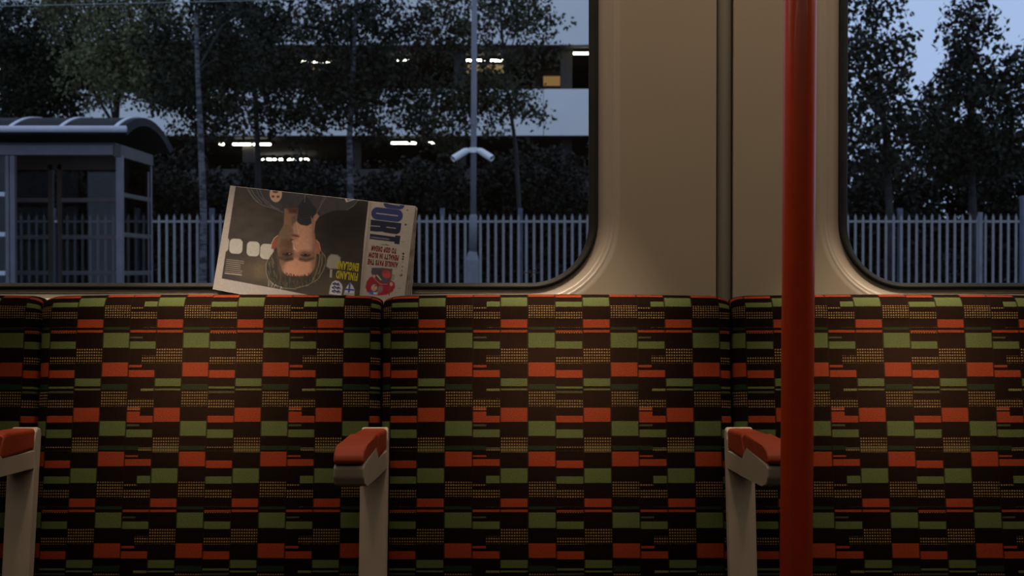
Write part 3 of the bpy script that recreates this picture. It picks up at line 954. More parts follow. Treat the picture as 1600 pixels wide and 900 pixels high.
ell(614, 433, 1.9, 4.2, (108, 80, 64), 0.6); ell(614, 433, 1.0, 3.0, PAPER, 0.5)
ell(611.5, 444, 2.4, 3.2, (168, 134, 114), 0.7)
ell(585, 449, 6.6, 7.4, (84, 56, 44), 0.8, 0.3)
ell(584.5, 449.6, 4.8, 5.4, (178, 128, 104), 0.9, 0.3)
ell(583.4, 452, 2.2, 1.3, (190, 110, 96), 0.7)
ell(586.5, 446.6, 1.3, 0.8, (70, 44, 38), 0.5)
ell(594, 452, 4, 6, (120, 106, 98), 1.2, 0.4, 0.8)
poly([(576.5, 456), (581, 455), (586, 457.5), (585, 460), (578, 459.5)], (62, 82, 150), 0.7)
poly([(583, 456.5), (589, 456.5), (590, 460), (584, 460)], (156, 170, 196), 0.7)
ell(589.3, 457.5, 1.2, 1.8, (170, 150, 90), 0.5)
# marks along the outer margin
for (x, y, r_, a_) in ((636.4, 328.3, 0.9, 0.8), (633.8, 351, 1.4, 0.9), (630.2, 396.6, 1.6, 0.9), (630, 401, 1.35, 0.9), (629.5, 404.8, 1.45, 0.9), (628.5, 416.6, 0.8, 0.8), (628.2, 423, 0.8, 0.8)):
    ell(x, y, r_, r_, (30, 26, 28), 0.5, 0, a_)
ell(626.5, 429.5, 2.2, 2.0, (44, 38, 38), 0.6); ell(625.8, 428.6, 1.5, 1.3, PAPER, 0.5)
ell(629, 409, 1.3, 1.3, (130, 106, 60), 0.8, 0, 0.6)
stroke([(628, 377.5), (632, 378.6)], 0.9, (104, 88, 78), 0.5, 0.7)
stroke([(621.5, 450.3), (625, 450.4)], 0.6, (92, 80, 74), 0.4)
IMG *= (0.97 + 0.06 * vnoise(2.3, 2.3, 77))[..., None]

s = Nodes('printed_newsprint')
at = s.n('ShaderNodeAttribute', attribute_name='print')
fib = s.noise(900.0, 3.0, s.coord())
M['print'] = s.pbr(at.outputs['Color'], 0.8, spec=0.2, normal=s.bump(fib, 0.08, 0.0004))

news = empty('newspaper', tuple(page_point(490, 440) + np.array((0, 0.02, -0.03))), label='folded sports newspaper standing upside down behind the seat tops, against the window', cat='newspaper')
pts = page_point(GX, GY)
ii = np.arange(NV * NU).reshape(NV, NU)
fcs = np.stack([ii[:-1, :-1], ii[:-1, 1:], ii[1:, 1:], ii[1:, :-1]], -1).reshape(-1, 4)
front = mesh_np('front_page', pts.reshape(-1, 3), fcs, M['print'], news, smooth=True)
white = lin(PAPER)
alb = np.clip(lin(np.clip(IMG, 0, 255)) / white * np.array((0.27, 0.253, 0.245)), 0, 0.9)
ca = front.data.color_attributes.new('print', 'FLOAT_COLOR', 'POINT')
ca.data.foreach_set('color', np.concatenate([alb, np.ones(alb.shape[:2] + (1,))], -1).astype(np.float32).ravel())

def folded_sheet(name, inset, right_shift, left_shift, thick, mat):
    """a sheet bent over the top fold: front leaf, fold, back leaf"""
    nu, nf = 40, 24
    us = np.linspace(0, 1, nu)
    rows = []
    for v in np.linspace(1.0, 0.012, nf):          # front leaf, bottom to top
        x, y = page_px(us, np.full(nu, v))
        x = x + left_shift * (1 - us) + right_shift * us * (0.35 + v)
        rows.append(page_point(x, y, -inset))
    for a in np.linspace(0.15, 0.85, 7) * math.pi:      # over the fold
        x, y = page_px(us, np.full(nu, 0.004))
        x = x + left_shift * (1 - us) + right_shift * us * 0.35
        p = page_point(x, y, -(inset + thick * (0.5 - 0.5 * math.cos(a))))
        p[:, 2] += 0.10 * thick * math.sin(a) - inset * 0.6
        rows.append(p)
    for v in np.linspace(0.012, 0.97, nf):
        x, y = page_px(us, np.full(nu, v))
        x = x + left_shift * (1 - us) + right_shift * us * (0.35 + v)
        rows.append(page_point(x, y, -(inset + thick)))
    V = np.array(rows)
    nb = len(V)
    ix = np.arange(nb * nu).reshape(nb, nu)
    fs = np.stack([ix[:-1, :-1], ix[:-1, 1:], ix[1:, 1:], ix[1:, :-1]], -1).reshape(-1, 4)
    return mesh_np(name, V.reshape(-1, 3), fs, mat, news, smooth=True)
for k in range(7):
    ins = 0.0005 + 0.0009 * k
    folded_sheet('inner_sheet' if k else 'outer_sheet', ins, 1.0 + 1.55 * k + (0.9 if k % 2 else 0), -0.2, 0.0135 - 2 * 0.0009 * k, M['paper_print'] if k % 2 else M['paper'])

# headline type set as real letters lying in the paper surface
def type_line(name, text, quad, mat, bold=0.03, gap=1.0):
    """quad: where the line's top-left, top-right, bottom-left corners fall when read the right way up"""
    cu = bpy.data.curves.new(name, 'FONT')
    cu.body = text
    cu.offset = bold
    cu.space_character = gap
    cu.resolution_u = 3
    ob = bpy.data.objects.new(name, cu)
    COL.objects.link(ob)
    dg = bpy.context.evaluated_depsgraph_get()
    me = bpy.data.meshes.new_from_object(ob.evaluated_get(dg))
    COL.objects.unlink(ob)
    bpy.data.objects.remove(ob)
    bpy.data.curves.remove(cu)
    n = len(me.vertices)
    co = np.zeros(n * 3, np.float32)
    me.vertices.foreach_get('co', co)
    co = co.reshape(-1, 3)
    lo_, hi_ = co.min(0), co.max(0)
    a = (co[:, 0] - lo_[0]) / (hi_[0] - lo_[0])
    b = (hi_[1] - co[:, 1]) / (hi_[1] - lo_[1])
    TL, TR, BL = (np.array(q, float) for q in quad)
    px = TL[0] + (TR - TL)[0] * a + (BL - TL)[0] * b
    py = TL[1] + (TR - TL)[1] * a + (BL - TL)[1] * b
    me.vertices.foreach_set('co', page_point(px, py, 0.00012).astype(np.float32).ravel())
    me.update()
    me.materials.clear()
    return link_mesh(name, me, mat, news)
type_line('headline', 'FINLAND', [(558.2, 439.5), (524.3, 434.8), (559.8, 427.0)], M['ink_yellow'], 0.06, 1.22)
type_line('headline', 'ENGLAND', [(559.8, 424.6), (524.0, 420.0), (561.2, 411.3)], M['ink_yellow'], 0.06, 1.22)
type_line('score', '1', [(518.6, 433.8), (515.0, 433.3), (519.3, 421.2)], M['ink_white'], 0.02)
type_line('score', '3', [(520.6, 419.2), (515.2, 418.6), (521.0, 406.4)], M['ink_white'], 0.03)
type_line('teaser_line', 'AINSLIE PAYS THE', [(621.2, 418.6), (573.8, 413.2), (622.5, 409.6)], M['ink_red'], 0.065, 1.22)
type_line('teaser_line', 'PENALTY IN BLOW', [(622.2, 407.8), (575.0, 402.2), (623.2, 399.0)], M['ink_red'], 0.065, 1.22)
type_line('teaser_line', 'TO GDP DREAM', [(618.8, 396.8), (579.8, 392.0), (620.0, 388.0)], M['ink_red'], 0.065, 1.22)
type_line('page_reference', 'Page 51', [(607.0, 384.4), (597.0, 383.4), (607.3, 381.6)], M['ink_black'], 0.01)


# ------------------------------------------------------------------ outside: ground and platform
obj('ground', box((-70, 2.2, -1.35), (70, 120, -1.10)), M['ballast'], kind='structure')
obj('platform', box((-40, 12.6, -1.10), (40, 33.0, -0.02)), M['tarmac'], kind='structure')

# ------------------------------------------------------------------ palisade fence
FY = 24.4
fence = empty('palisade_fence', (0, FY, -0.02), label='pale steel palisade fence along the back of the platform', cat='fence')
z_top = P(800, 335, FY).z
sc = (FY - CAM.y) / F
def pale_mesh():
    w, d, t = 0.025, 0.016, 0.004
    bm = bmesh.new()
    sec = [(-w, 0.0), (-w * 0.45, -d), (w * 0.45, -d), (w, 0.0)]
    rows = []
    for z, k in ((0.05, 1.0), (z_top - 0.07, 1.0), (z_top, 0.25)):
        rows.append([bm.verts.new((x * k, y, z)) for x, y in sec] + [bm.verts.new((x * k * 0.86, y + t, z)) for x, y in sec[::-1]])
    n = 8
    for a, b in zip(rows, rows[1:]):
        for k in range(n):
            bm.faces.new((a[k], a[(k + 1) % n], b[(k + 1) % n], b[k]))
    bm.faces.new(rows[-1])
    bm.faces.new(rows[0][::-1])
    bmesh.ops.recalc_face_normals(bm, faces=bm.faces)
    me = bpy.data.meshes.new('pale')
    bm.to_mesh(me); bm.free()
    me.materials.append(M['galv'])
    return me
PALE = pale_mesh()
def place(me, name, parent, loc, rz=0.0):
    o = bpy.data.objects.new(name, me)
    COL.objects.link(o)
    o.parent = parent
    o.location = Vector(loc) - parent.location
    o.rotation_euler.z = rz
    return o
px = -26.0
g = random.Random(3)
while px < 1640:
    if not (945 < px < 1318):
        place(PALE, 'pale', fence, ((px - 800) * sc, FY, 0.0 + g.uniform(-0.012, 0.012)), g.uniform(-0.05, 0.05))
    px += 11.95
xl_, xr_ = (-40 - 800) * sc, (1650 - 800) * sc
for py, h in ((346, 0.045),):
    zc_ = P(800, py, FY).z
    obj('rail', box((xl_, FY + 0.006, zc_ - h / 2), (xr_, FY + 0.05, zc_ + h / 2)), M['galv'], fence)
obj('rail', box((xl_, FY + 0.006, 0.28), (xr_, FY + 0.05, 0.33)), M['galv'], fence)
for x in (81, 203, 330, 447, 569, 691, 813, 1408):
    top = P(x, 325, FY).z
    bm = bmesh.new()
    xx = (x - 800) * sc
    for lo_, hi_ in (((xx - 0.045, FY + 0.05, -0.02), (xx + 0.045, FY + 0.058, top)), ((xx - 0.045, FY + 0.14, -0.02), (xx + 0.045, FY + 0.148, top)), ((xx - 0.004, FY + 0.05, -0.02), (xx + 0.004, FY + 0.148, top))):
        add_box(bm, lo_, hi_)
    obj('fence_post', bm, M['post_blue'], fence)
# a stouter post standing in the line
xx = (1530.5 - 800) * sc
obj('fence_post', box((xx - 0.038, FY - 0.06, -0.02), (xx + 0.038, FY + 0.02, P(800, 332, FY).z), 0.006), M['mast'], fence)
xx = (1602 - 800) / F * 22.0
obj('equipment_post', box((xx - 0.07, 20.0, -0.02), (xx + 0.09, 20.14, P(800, 306, 20.0).z), 0.01), M['post_blue'], label='dark blue post at the right edge of the right window, before the fence', cat='post')

# ------------------------------------------------------------------ camera mast
MY = 22.2
ms = (MY - CAM.y) / F
mx = (739.5 - 800) * ms
mast = empty('camera_mast', (mx, MY, -0.02), label='tall grey steel mast with two white security cameras', cat='mast')
zc_ = lambda py: P(740, py, MY).z
r1, r2 = 4.6 * ms, 6.2 * ms
obj('shaft', tube([(mx, MY, zc_(338)), (mx + 0.01, MY, zc_(190)), (mx + 0.03, MY, zc_(-140))], [r1, r1, r1 * 0.85], 20), M['mast'], mast, smooth=True)
obj('lower_shaft', tube([(mx - 0.01, MY, zc_(395)), (mx, MY, zc_(338)), (mx, MY, zc_(335))], [r2, r2, r1], 20), M['mast'], mast, smooth=True)
obj('base_compartment', tube([(mx - 0.02, MY, -0.02), (mx - 0.02, MY, zc_(407)), (mx - 0.015, MY, zc_(398)), (mx - 0.01, MY, zc_(391))], [10.5 * ms, 10.5 * ms, 8 * ms, 5.5 * ms], 20), M['mast'], mast)
obj('base_door', box((mx - 0.075, MY - 10.5 * ms - 0.012, 0.25), (mx + 0.035, MY - 10.5 * ms + 0.02, zc_(415)), 0.004), M['mast'], mast)
obj('collar', tube([(mx + 0.01, MY, zc_(195)), (mx + 0.01, MY, zc_(188))], [r1 * 1.35, r1 * 1.35], 20), M['mast'], mast)
obj('bracket', tube([(mx + 0.004, MY, zc_(239)), (mx + 0.004, MY, zc_(231))], [r1 * 1.6, r1 * 1.6], 20), M['cam_white'], mast)
for sgn, ex, ey in ((-1, 711, 249), (1, 767, 248.5)):
    a = Vector((mx + sgn * 8 * ms, MY - 0.06, zc_(235)))
    b = Vector(((ex - 800) * ms, MY - 0.22, zc_(ey)))
    d = (b - a).normalized()
    cam_o = obj('security_camera', tube([a, a + d * 0.01, b - d * 0.02, b], [0.044, 0.052, 0.055, 0.053], 16), M['cam_white'], mast)
    obj('lens', tube([b - d * 0.004, b + d * 0.004], [0.042, 0.038], 14), M['rubber'], cam_o)
    obj('sun_hood', tube([a + d * 0.06 + Vector((0, 0, 0.012)), b + d * 0.04 + Vector((0, 0, 0.012))], [0.058, 0.060], 16, cap=False), M['cam_white'], cam_o)
    obj('arm', tube([(mx, MY, zc_(236)), a + d * 0.05], 0.022, 10), M['cam_white'], mast)

# ------------------------------------------------------------------ platform shelter
SY = 13.05                      # front face; 15 m from the lens
ss = (SY - CAM.y) / F
SB = SY + 1.26                  # back face
xr_ = (188 - 800) * ss
xl_ = xr_ - 4.2
zf = lambda py: P(188, py, SY).z
sh = empty('platform_shelter', ((xl_ + xr_) / 2, (SY + SB) / 2, -0.02), label='grey metal and glass waiting shelter with curved roof at left', cat='shelter')
z_beam0, z_beam1 = zf(243), zf(227)
pw = 0.036
obj('post', box((xr_ - pw, SY - pw, -0.02), (xr_ + pw, SY + pw, z_beam0), 0.006), M['shelter_metal'], sh)
xm = (17 - 800) * ss
obj('post', box((xm - 0.048, SY - 0.03, -0.02), (xm - 0.006, SY + 0.03, z_beam0), 0.005), M['shelter_metal'], sh)
obj('post', box((xm + 0.004, SY - pw, -0.02), (xm + 0.06, SY + pw, z_beam0), 0.005), M['shelter_metal'], sh)
obj('post', box((xl_ - pw, SY - pw, -0.02), (xl_ + pw, SY + pw, z_beam0), 0.006), M['shelter_metal'], sh)
obj('post', box((xr_ - 0.018, SB - 0.02, -0.02), (xr_ + 0.018, SB + 0.02, z_beam0 + 0.02), 0.004), M['shelter_metal'], sh)
obj('post', box((xr_ - 0.018, SB - 0.13, 0.40), (xr_ + 0.012, SB - 0.10, z_beam0 - 0.1), 0.004), M['shelter_metal'], sh)
obj('post', box((xl_ - 0.018, SB - 0.02, -0.02), (xl_ + 0.018, SB + 0.02, z_beam0), 0.004), M['shelter_metal'], sh)
sb = (SB - CAM.y) / F
for x0, x1 in ((76.5, 84), (91, 98)):
    obj('back_post', box(((x0 - 800) * sb, SB - 0.03, -0.02), ((x1 - 800) * sb, SB + 0.03, z_beam0), 0.004), M['shelter_dark'], sh)
obj('front_beam', box((xl_ - 0.05, SY - 0.06, z_beam0), ((180 - 800) * ss, SY + 0.03, z_beam1), 0.006), M['shelter_metal'], sh)
obj('side_beam', box((xr_ - 0.055, SY - 0.05, z_beam0 - 0.02), (xr_ + 0.03, SB + 0.03, z_beam1), 0.006), M['shelter_dark'], sh)
obj('side_beam', box((xl_ - 0.03, SY + 0.03, z_beam0 - 0.02), (xl_ + 0.03, SB + 0.03, z_beam1), 0.006), M['shelter_dark'], sh)
obj('back_beam', box((xl_ + 0.03, SB - 0.03, z_beam0 - 0.07), (xr_ - 0.03, SB + 0.03, z_beam1), 0.004), M['shelter_dark'], sh)
obj('soffit', box((xl_, SY + 0.04, z_beam1 + 0.005), (xr_ - 0.06, SB, z_beam1 + 0.03)), M['shelter_dark'], sh)
# barrel roof on its gutter
xe = xr_ + 0.16
ya, yb = SY - 0.42, SB + 0.48
za, zp, zb = P(800, 199, ya).z, P(800, 187, (ya + yb) / 2).z, P(800, 233, yb).z
prof = []
for t in np.linspace(0, 1, 17):
    y = ya + (yb - ya) * t
    z = za * (1 - t) + zb * t + (zp - (za + zb) / 2) * 4 * t * (1 - t)
    prof.append((y, z))
prof_in = [(y * 0.86 + (ya + yb) / 2 * 0.14, z - 0.07 - 0.02 * math.sin(math.pi * k / 16)) for k, (y, z) in enumerate(prof)]
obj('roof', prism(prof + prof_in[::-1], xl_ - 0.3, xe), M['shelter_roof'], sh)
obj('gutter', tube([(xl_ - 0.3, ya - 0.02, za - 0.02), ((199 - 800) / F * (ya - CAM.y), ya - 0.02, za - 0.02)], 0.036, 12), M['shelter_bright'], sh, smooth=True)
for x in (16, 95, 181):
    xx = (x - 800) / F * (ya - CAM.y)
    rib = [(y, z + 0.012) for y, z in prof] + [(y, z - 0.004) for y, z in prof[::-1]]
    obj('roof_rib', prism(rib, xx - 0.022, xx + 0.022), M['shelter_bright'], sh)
# panes and the three glazing rails of each face
def pane(name, lo_, hi_, mat):
    return obj(name, box(lo_, hi_), mat, sh)
rz = (1.83, 1.385, 0.955)
def bays():
    xb0, xb1, xb2, xb3 = xl_ + 0.02, (76.5 - 800) * sb, (98 - 800) * sb, xr_ - 0.02
    yield 'back', xb0, xb1
    yield 'back', xb2, xb3
for _, a, b in bays():
    pane('pane', (a, SB - 0.004, 0.35), (b, SB + 0.004, z_beam0 - 0.07), M['shelter_glass'])
    for z in rz:
        obj('glazing_rail', box((a, SB - 0.03, z - 0.025), (b, SB + 0.02, z + 0.025), 0.004), M['shelter_metal'], sh)
pane('pane', (xr_ - 0.004, SY + pw, 0.35), (xr_ + 0.004, SB - 0.02, z_beam0 - 0.02), M['shelter_glass'])
for z in rz:
    obj('glazing_rail', box((xr_ - 0.012, SY + pw, z - 0.025), (xr_ + 0.012, SB - 0.02, z + 0.025), 0.004), M['shelter_dark'], sh)
a, b = xl_ + pw, xm - 0.05
pane('pane', (a, SY - 0.004, 0.35), (b, SY + 0.004, z_beam0), M['shelter_glass'])
for z in rz:
    obj('glazing_rail', box((a, SY - 0.035, z - 0.025), (b, SY + 0.02, z + 0.025), 0.004), M['shelter_bright'], sh)
lamp = obj('shelter_lamp', box(((-60 - 800) * sb, SB - 0.20, P(0, 269, SB).z), ((6 - 800) * sb, SB - 0.14, P(0, 263, SB).z), 0.01), M['shelter_lamp'], sh)
# seat board inside
obj('perch_seat', box((xl_ + 0.3, SB - 0.30, 0.62), (xr_ - 0.3, SB - 0.05, 0.65), 0.006), M['shelter_dark'], sh)
pl = bpy.data.lights.new('shelter_light', 'AREA')
pl.energy = 0.9
pl.size, pl.shape, pl.size_y = 1.4, 'RECTANGLE', 0.1
pl.color = (1.0, 0.62, 0.30)
po = bpy.data.objects.new('shelter_light', pl)
po.location = ((55 - 800) * ss, SY + 0.5, z_beam1 - 0.02)
COL.objects.link(po)
# overhead wire across the near track
w0, w1 = P(-60, 11.0, 9.0), P(520, -2.0, 9.0)
dw = (w1 - w0)
obj('overhead_wire', tube([w0 - dw * 6, w0, w1, w1 + dw * 6], 0.0028, 6), M['wire'], label='thin overhead wire crossing the top of the left window', cat='wire')

# ------------------------------------------------------------------ multi-storey car park
BY = 43.0
bs = (BY - CAM.y) / F
zb_ = lambda py: P(800, py, BY).z
bx0, bx1 = (-330 - 800) * bs, (1085 - 800) * bs
park = empty('car_park', ((bx0 + bx1) / 2, BY + 8, -0.02), label='multi-storey car park with white cladding bands and lit decks behind the trees', cat='building')
D1 = BY + 22
bands = [(zb_(70), zb_(-4)), (zb_(212), zb_(139))]
dz_band = bands[0][0] - bands[1][0]
bands.append((bands[1][0] - dz_band + 0.7, bands[1][1] - dz_band + 0.35))
for i, (z0, z1) in enumerate(bands):
    mat = M['spandrel'] if i < 2 else M['concrete']
    n = 6
    for k in range(n):
        a, b = bx0 + (bx1 - bx0) * k / n, bx0 + (bx1 - bx0) * (k + 1) / n
        obj('cladding_panel', box((a + 0.008, BY, z0), (b - 0.008, BY + 0.12, z1), 0.01, 1), mat, park)
    obj('deck', box((bx0, BY + 0.13, z0 - 0.02), (bx1, D1, z0 + 0.28)), M['concrete'], park)
obj('upper_cladding', box((bx0, BY + 0.3, zb_(-8)), (bx1, BY + 0.4, zb_(-120))), M['spandrel'], park)
obj('back_wall', box((bx0, D1, -0.02), (bx1, D1 + 0.3, bands[0][1])), M['concrete'], park)
obj('end_wall', box((bx1 - 0.25, BY + 0.13, -0.02), (bx1, D1, bands[0][1])), M['concrete'], park)
obj('end_wall', box((bx0, BY + 0.13, -0.02), (bx0 + 0.25, D1, bands[0][1])), M['concrete'], park)
for k in range(9):
    x = bx0 + 0.6 + (bx1 - bx0 - 1.2) * k / 8
    obj('column', box((x - 0.2, BY + 1.2, -0.02), (x + 0.2, BY + 1.6, bands[0][1] - 0.1), 0.02), M['concrete'], park)
def tube_at(x0, x1, py, z):
    """a ceiling tube of the deck whose ceiling is at z, hung where the photo shows it"""
    t = 10
    Y = BY
    for Y in np.linspace(BY + 0.6, D1 - 1, 400):
        if P(x0, py, Y).z >= z - 0.16:
            break
    a, b = P(x0, py, Y), P(x1, py, Y)
    o = obj('ceiling_tube', tube([(a.x, Y, a.z), (b.x, Y, b.z)], 0.035, 8), M['tube_light'], park)
    obj('housing', box((a.x, Y - 0.05, a.z + 0.035), (b.x, Y + 0.05, z - 0.02)), M['concrete'], o)
zt1, zt2 = bands[0][0] - 0.02, bands[1][0] - 0.02
for x0, x1 in ((469, 492), (495, 519), (718, 752), (756, 786), (618, 640)):
    tube_at(x0, x1, 96.5 if x0 < 600 else 94.5, zt1)
tube_at(896, 940, 83.5, zt1)
tube_at(-14, 5, 108, zt1)
for x0, x1 in ((343, 350), (364, 392), (396, 423), (611, 650), (670, 682)):
    tube_at(x0, x1, 225.5 if x0 < 500 else 223.5, zt2)
for x0, x1 in ((409, 432), (436, 462), (465, 483)):
    tube_at(x0, x1, 249, zt2)
# lamplight on walls, put in as glowing panels: stair cores on the top deck
for x0, y0, x1, y1, m, Y in ((849, 119, 876, 134, 'lit_room', BY + 5.5), (722, 101, 788, 114, 'lit_room_pale', BY + 4.2), (473, 104, 508, 115, 'lit_room_pale', BY + 4.2)):
    a, b = P(x0, y1, Y), P(x1, y0, Y)
    core = obj('stair_core', box((a.x - 0.3, Y + 0.021, bands[1][0] + 0.28), (b.x + 0.3, Y + 2.2, bands[0][0] - 0.03)), M['concrete'], park)
    obj('lit_window', box((a.x, Y, a.z), (b.x, Y + 0.02, b.z)), M[m], core)
# bulkhead lamp seen as a single point
a = P(243, 100, BY - 0.05)
obj('wall_lamp', tube([(a.x, BY + 1.1, a.z), (a.x, BY + 1.15, a.z), (a.x, BY + 1.19, a.z)], [0.05, 0.06, 0.03], 12), M['tube_light'], park)

wl_ = box((-32, 38.0, -0.02), (32, 38.25, 2.5), 0.02)
obj('boundary_wall', wl_, M['concrete'], label='dark low boundary wall in front of the car park, behind the shrubs', cat='wall')

# ------------------------------------------------------------------ trees and shrubs
def leaf_cloud(centres, radii, counts, size, rng, squash=1.0, droop=0.0):
    """leaves as bent diamonds gathered in sprays"""
    C, S = [], []
    for c, r, n in zip(centres, radii, counts):
        p = rng.normal(0, 1, (n, 3))
        p /= np.maximum(np.linalg.norm(p, axis=1)[:, None], 1e-6)
        p *= (rng.random((n, 1)) ** 0.45) * r
        p[:, 2] *= squash
        if droop:
            p[:, 2] -= droop * rng.random(n) ** 2 * r
        C.append(p + np.asarray(c))
    C = np.concatenate(C)
    n = len(C)
    ax = rng.normal(0, 1, (n, 3)); ax[:, 2] -= 0.6
    ax /= np.linalg.norm(ax, axis=1)[:, None]
    bx = np.cross(ax, rng.normal(0, 1, (n, 3)))
    bx /= np.maximum(np.linalg.norm(bx, axis=1)[:, None], 1e-6)
    nz = np.cross(ax, bx)
    L = size * rng.uniform(0.65, 1.35, (n, 1))
    v = np.stack([C - ax * L * 0.5, C + bx * L * 0.33 + nz * L * 0.08, C + ax * L * 0.5, C - bx * L * 0.33 + nz * L * 0.08], 1)
    return v.reshape(-1, 3), np.arange(4 * n).reshape(n, 4)

def tree(name, base, trunk_pts, trunk_r, crown, n_sprays, per, spray_r, size, leaf, bark, label, group, seed, droop=0.6, limbs=7):
    """crown: list of (centre, half-sizes) ellipsoids in metres"""
    rng = np.random.default_rng(seed)
    rnd_ = random.Random(seed)
    root = empty(name, base, label=label, cat='tree' if name.endswith('tree') or name == 'birch_tree' else 'shrub', group=group)
    if trunk_pts:
        rr_ = [trunk_r * (1 - 0.55 * k / (len(trunk_pts) - 1)) for k in range(len(trunk_pts))]
        obj('trunk', tube(trunk_pts, rr_, 12), bark, root, smooth=True)
    vol = np.array([c[1][0] * c[1][1] * c[1][2] for c in crown])
    pick = rng.choice(len(crown), n_sprays, p=vol / vol.sum())
    cent = []
    for k in pick:
        c, h = crown[k]
        p = rng.normal(0, 1, 3); p /= np.linalg.norm(p)
        cent.append(np.asarray(c) + p * np.asarray(h) * rng.random() ** 0.4)
    cent = np.array(cent)
    if trunk_pts and limbs:
        top = Vector(trunk_pts[-1]); low = Vector(trunk_pts[-2])
        for k in range(limbs):
            e = Vector(cent[rnd_.randrange(len(cent))])
            st = low.lerp(top, rnd_.uniform(0.0, 0.95))
            midp = st.lerp(e, 0.5) + Vector((0, 0, 0.25))
            obj('branch', tube([st, midp, e], [trunk_r * 0.34, trunk_r * 0.22, trunk_r * 0.07], 6), M['bark'], root)
    rad = spray_r * rng.uniform(0.6, 1.4, n_sprays)
    cnt = np.maximum(6, (per * (rad / spray_r) ** 2 * rng.uniform(0.6, 1.3, n_sprays))).astype(int)
    v, f = leaf_cloud(cent, rad, cnt, size, rng, 0.9, droop)
    mesh_np('foliage', v, f, leaf, root, kind='stuff')
    return root

def at(px, py, Y):
    return np.array(P(px, py, Y))
def blob(px, py, Y, hx, hy, depth):
    k = (Y - CAM.y) / F
    return (at(px, py, Y), (hx * k, depth, hy * k))
def trunk(pxs, Y, z0=-0.02):
    """pxs: (px, py) from the lowest seen point upwards"""
    pts = [P(x, y, Y) for x, y in pxs]
    return [Vector((pts[0].x, Y, z0))] + pts

TG = 'trees behind the platform fence'
T = []
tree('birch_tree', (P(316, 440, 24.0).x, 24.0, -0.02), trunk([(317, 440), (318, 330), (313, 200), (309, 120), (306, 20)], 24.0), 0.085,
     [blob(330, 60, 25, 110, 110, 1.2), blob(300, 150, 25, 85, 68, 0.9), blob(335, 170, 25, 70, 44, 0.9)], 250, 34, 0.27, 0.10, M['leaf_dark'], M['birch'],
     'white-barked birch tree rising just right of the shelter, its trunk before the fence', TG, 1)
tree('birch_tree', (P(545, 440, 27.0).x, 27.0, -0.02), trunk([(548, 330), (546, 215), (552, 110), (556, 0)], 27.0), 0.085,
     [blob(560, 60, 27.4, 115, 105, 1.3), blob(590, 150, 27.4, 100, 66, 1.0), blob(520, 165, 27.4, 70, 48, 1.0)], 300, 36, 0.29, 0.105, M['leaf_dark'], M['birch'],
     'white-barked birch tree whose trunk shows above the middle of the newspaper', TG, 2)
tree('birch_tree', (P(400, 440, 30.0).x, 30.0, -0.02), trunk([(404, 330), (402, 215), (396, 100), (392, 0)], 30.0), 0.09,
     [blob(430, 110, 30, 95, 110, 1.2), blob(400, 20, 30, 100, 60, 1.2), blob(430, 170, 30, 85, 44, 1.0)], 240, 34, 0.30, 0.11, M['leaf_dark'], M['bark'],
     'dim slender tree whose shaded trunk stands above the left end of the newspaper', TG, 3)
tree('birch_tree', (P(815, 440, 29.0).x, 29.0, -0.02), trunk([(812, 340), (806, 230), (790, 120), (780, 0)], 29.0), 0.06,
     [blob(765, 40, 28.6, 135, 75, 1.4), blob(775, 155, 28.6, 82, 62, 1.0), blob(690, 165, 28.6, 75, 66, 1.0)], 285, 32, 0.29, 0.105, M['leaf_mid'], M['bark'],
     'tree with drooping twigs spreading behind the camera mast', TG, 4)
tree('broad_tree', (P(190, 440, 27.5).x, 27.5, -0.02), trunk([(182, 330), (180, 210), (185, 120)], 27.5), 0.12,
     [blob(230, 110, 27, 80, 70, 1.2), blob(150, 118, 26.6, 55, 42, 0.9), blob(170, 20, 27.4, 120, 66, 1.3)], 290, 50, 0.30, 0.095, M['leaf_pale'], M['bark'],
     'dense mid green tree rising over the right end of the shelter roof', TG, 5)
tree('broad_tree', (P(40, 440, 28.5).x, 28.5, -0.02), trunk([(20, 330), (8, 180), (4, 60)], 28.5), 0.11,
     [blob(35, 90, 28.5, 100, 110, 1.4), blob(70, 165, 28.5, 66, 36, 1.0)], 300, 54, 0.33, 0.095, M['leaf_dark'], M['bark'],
     'very dark dense tree over the left end of the shelter roof', TG, 6)
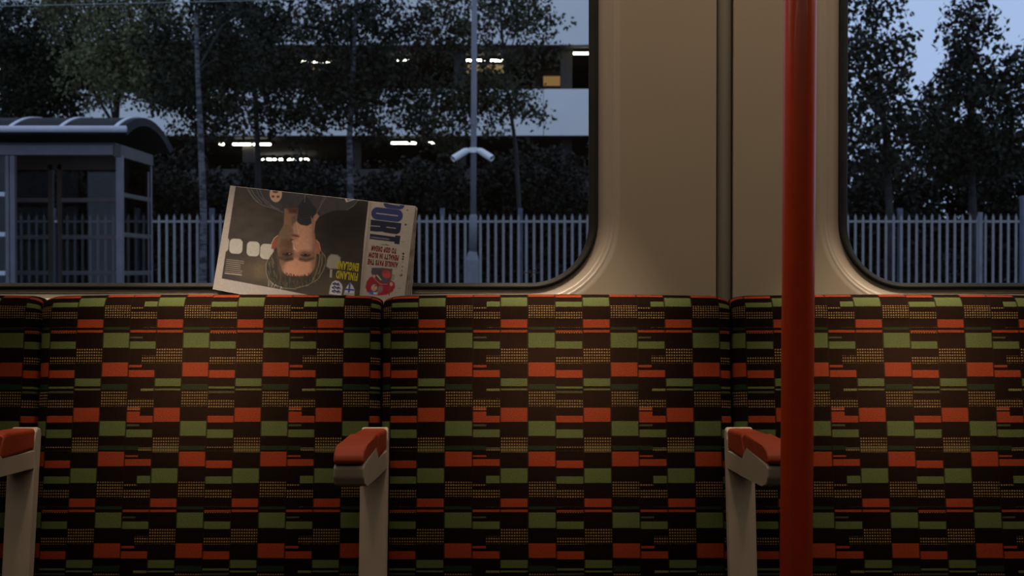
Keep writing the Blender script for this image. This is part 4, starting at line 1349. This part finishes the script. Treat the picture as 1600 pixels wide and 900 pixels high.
# right window
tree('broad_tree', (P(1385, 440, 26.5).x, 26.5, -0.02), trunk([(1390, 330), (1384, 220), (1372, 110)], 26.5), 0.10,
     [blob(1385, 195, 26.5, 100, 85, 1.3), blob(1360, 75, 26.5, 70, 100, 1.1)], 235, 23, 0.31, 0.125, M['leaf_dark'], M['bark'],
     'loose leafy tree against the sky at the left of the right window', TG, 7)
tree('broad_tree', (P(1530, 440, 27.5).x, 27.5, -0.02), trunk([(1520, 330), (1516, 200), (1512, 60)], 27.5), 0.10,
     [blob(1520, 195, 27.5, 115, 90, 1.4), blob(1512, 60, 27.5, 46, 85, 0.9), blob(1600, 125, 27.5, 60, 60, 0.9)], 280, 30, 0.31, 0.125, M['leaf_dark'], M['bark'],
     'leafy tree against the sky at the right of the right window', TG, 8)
HG = 'shrubs behind the fence'
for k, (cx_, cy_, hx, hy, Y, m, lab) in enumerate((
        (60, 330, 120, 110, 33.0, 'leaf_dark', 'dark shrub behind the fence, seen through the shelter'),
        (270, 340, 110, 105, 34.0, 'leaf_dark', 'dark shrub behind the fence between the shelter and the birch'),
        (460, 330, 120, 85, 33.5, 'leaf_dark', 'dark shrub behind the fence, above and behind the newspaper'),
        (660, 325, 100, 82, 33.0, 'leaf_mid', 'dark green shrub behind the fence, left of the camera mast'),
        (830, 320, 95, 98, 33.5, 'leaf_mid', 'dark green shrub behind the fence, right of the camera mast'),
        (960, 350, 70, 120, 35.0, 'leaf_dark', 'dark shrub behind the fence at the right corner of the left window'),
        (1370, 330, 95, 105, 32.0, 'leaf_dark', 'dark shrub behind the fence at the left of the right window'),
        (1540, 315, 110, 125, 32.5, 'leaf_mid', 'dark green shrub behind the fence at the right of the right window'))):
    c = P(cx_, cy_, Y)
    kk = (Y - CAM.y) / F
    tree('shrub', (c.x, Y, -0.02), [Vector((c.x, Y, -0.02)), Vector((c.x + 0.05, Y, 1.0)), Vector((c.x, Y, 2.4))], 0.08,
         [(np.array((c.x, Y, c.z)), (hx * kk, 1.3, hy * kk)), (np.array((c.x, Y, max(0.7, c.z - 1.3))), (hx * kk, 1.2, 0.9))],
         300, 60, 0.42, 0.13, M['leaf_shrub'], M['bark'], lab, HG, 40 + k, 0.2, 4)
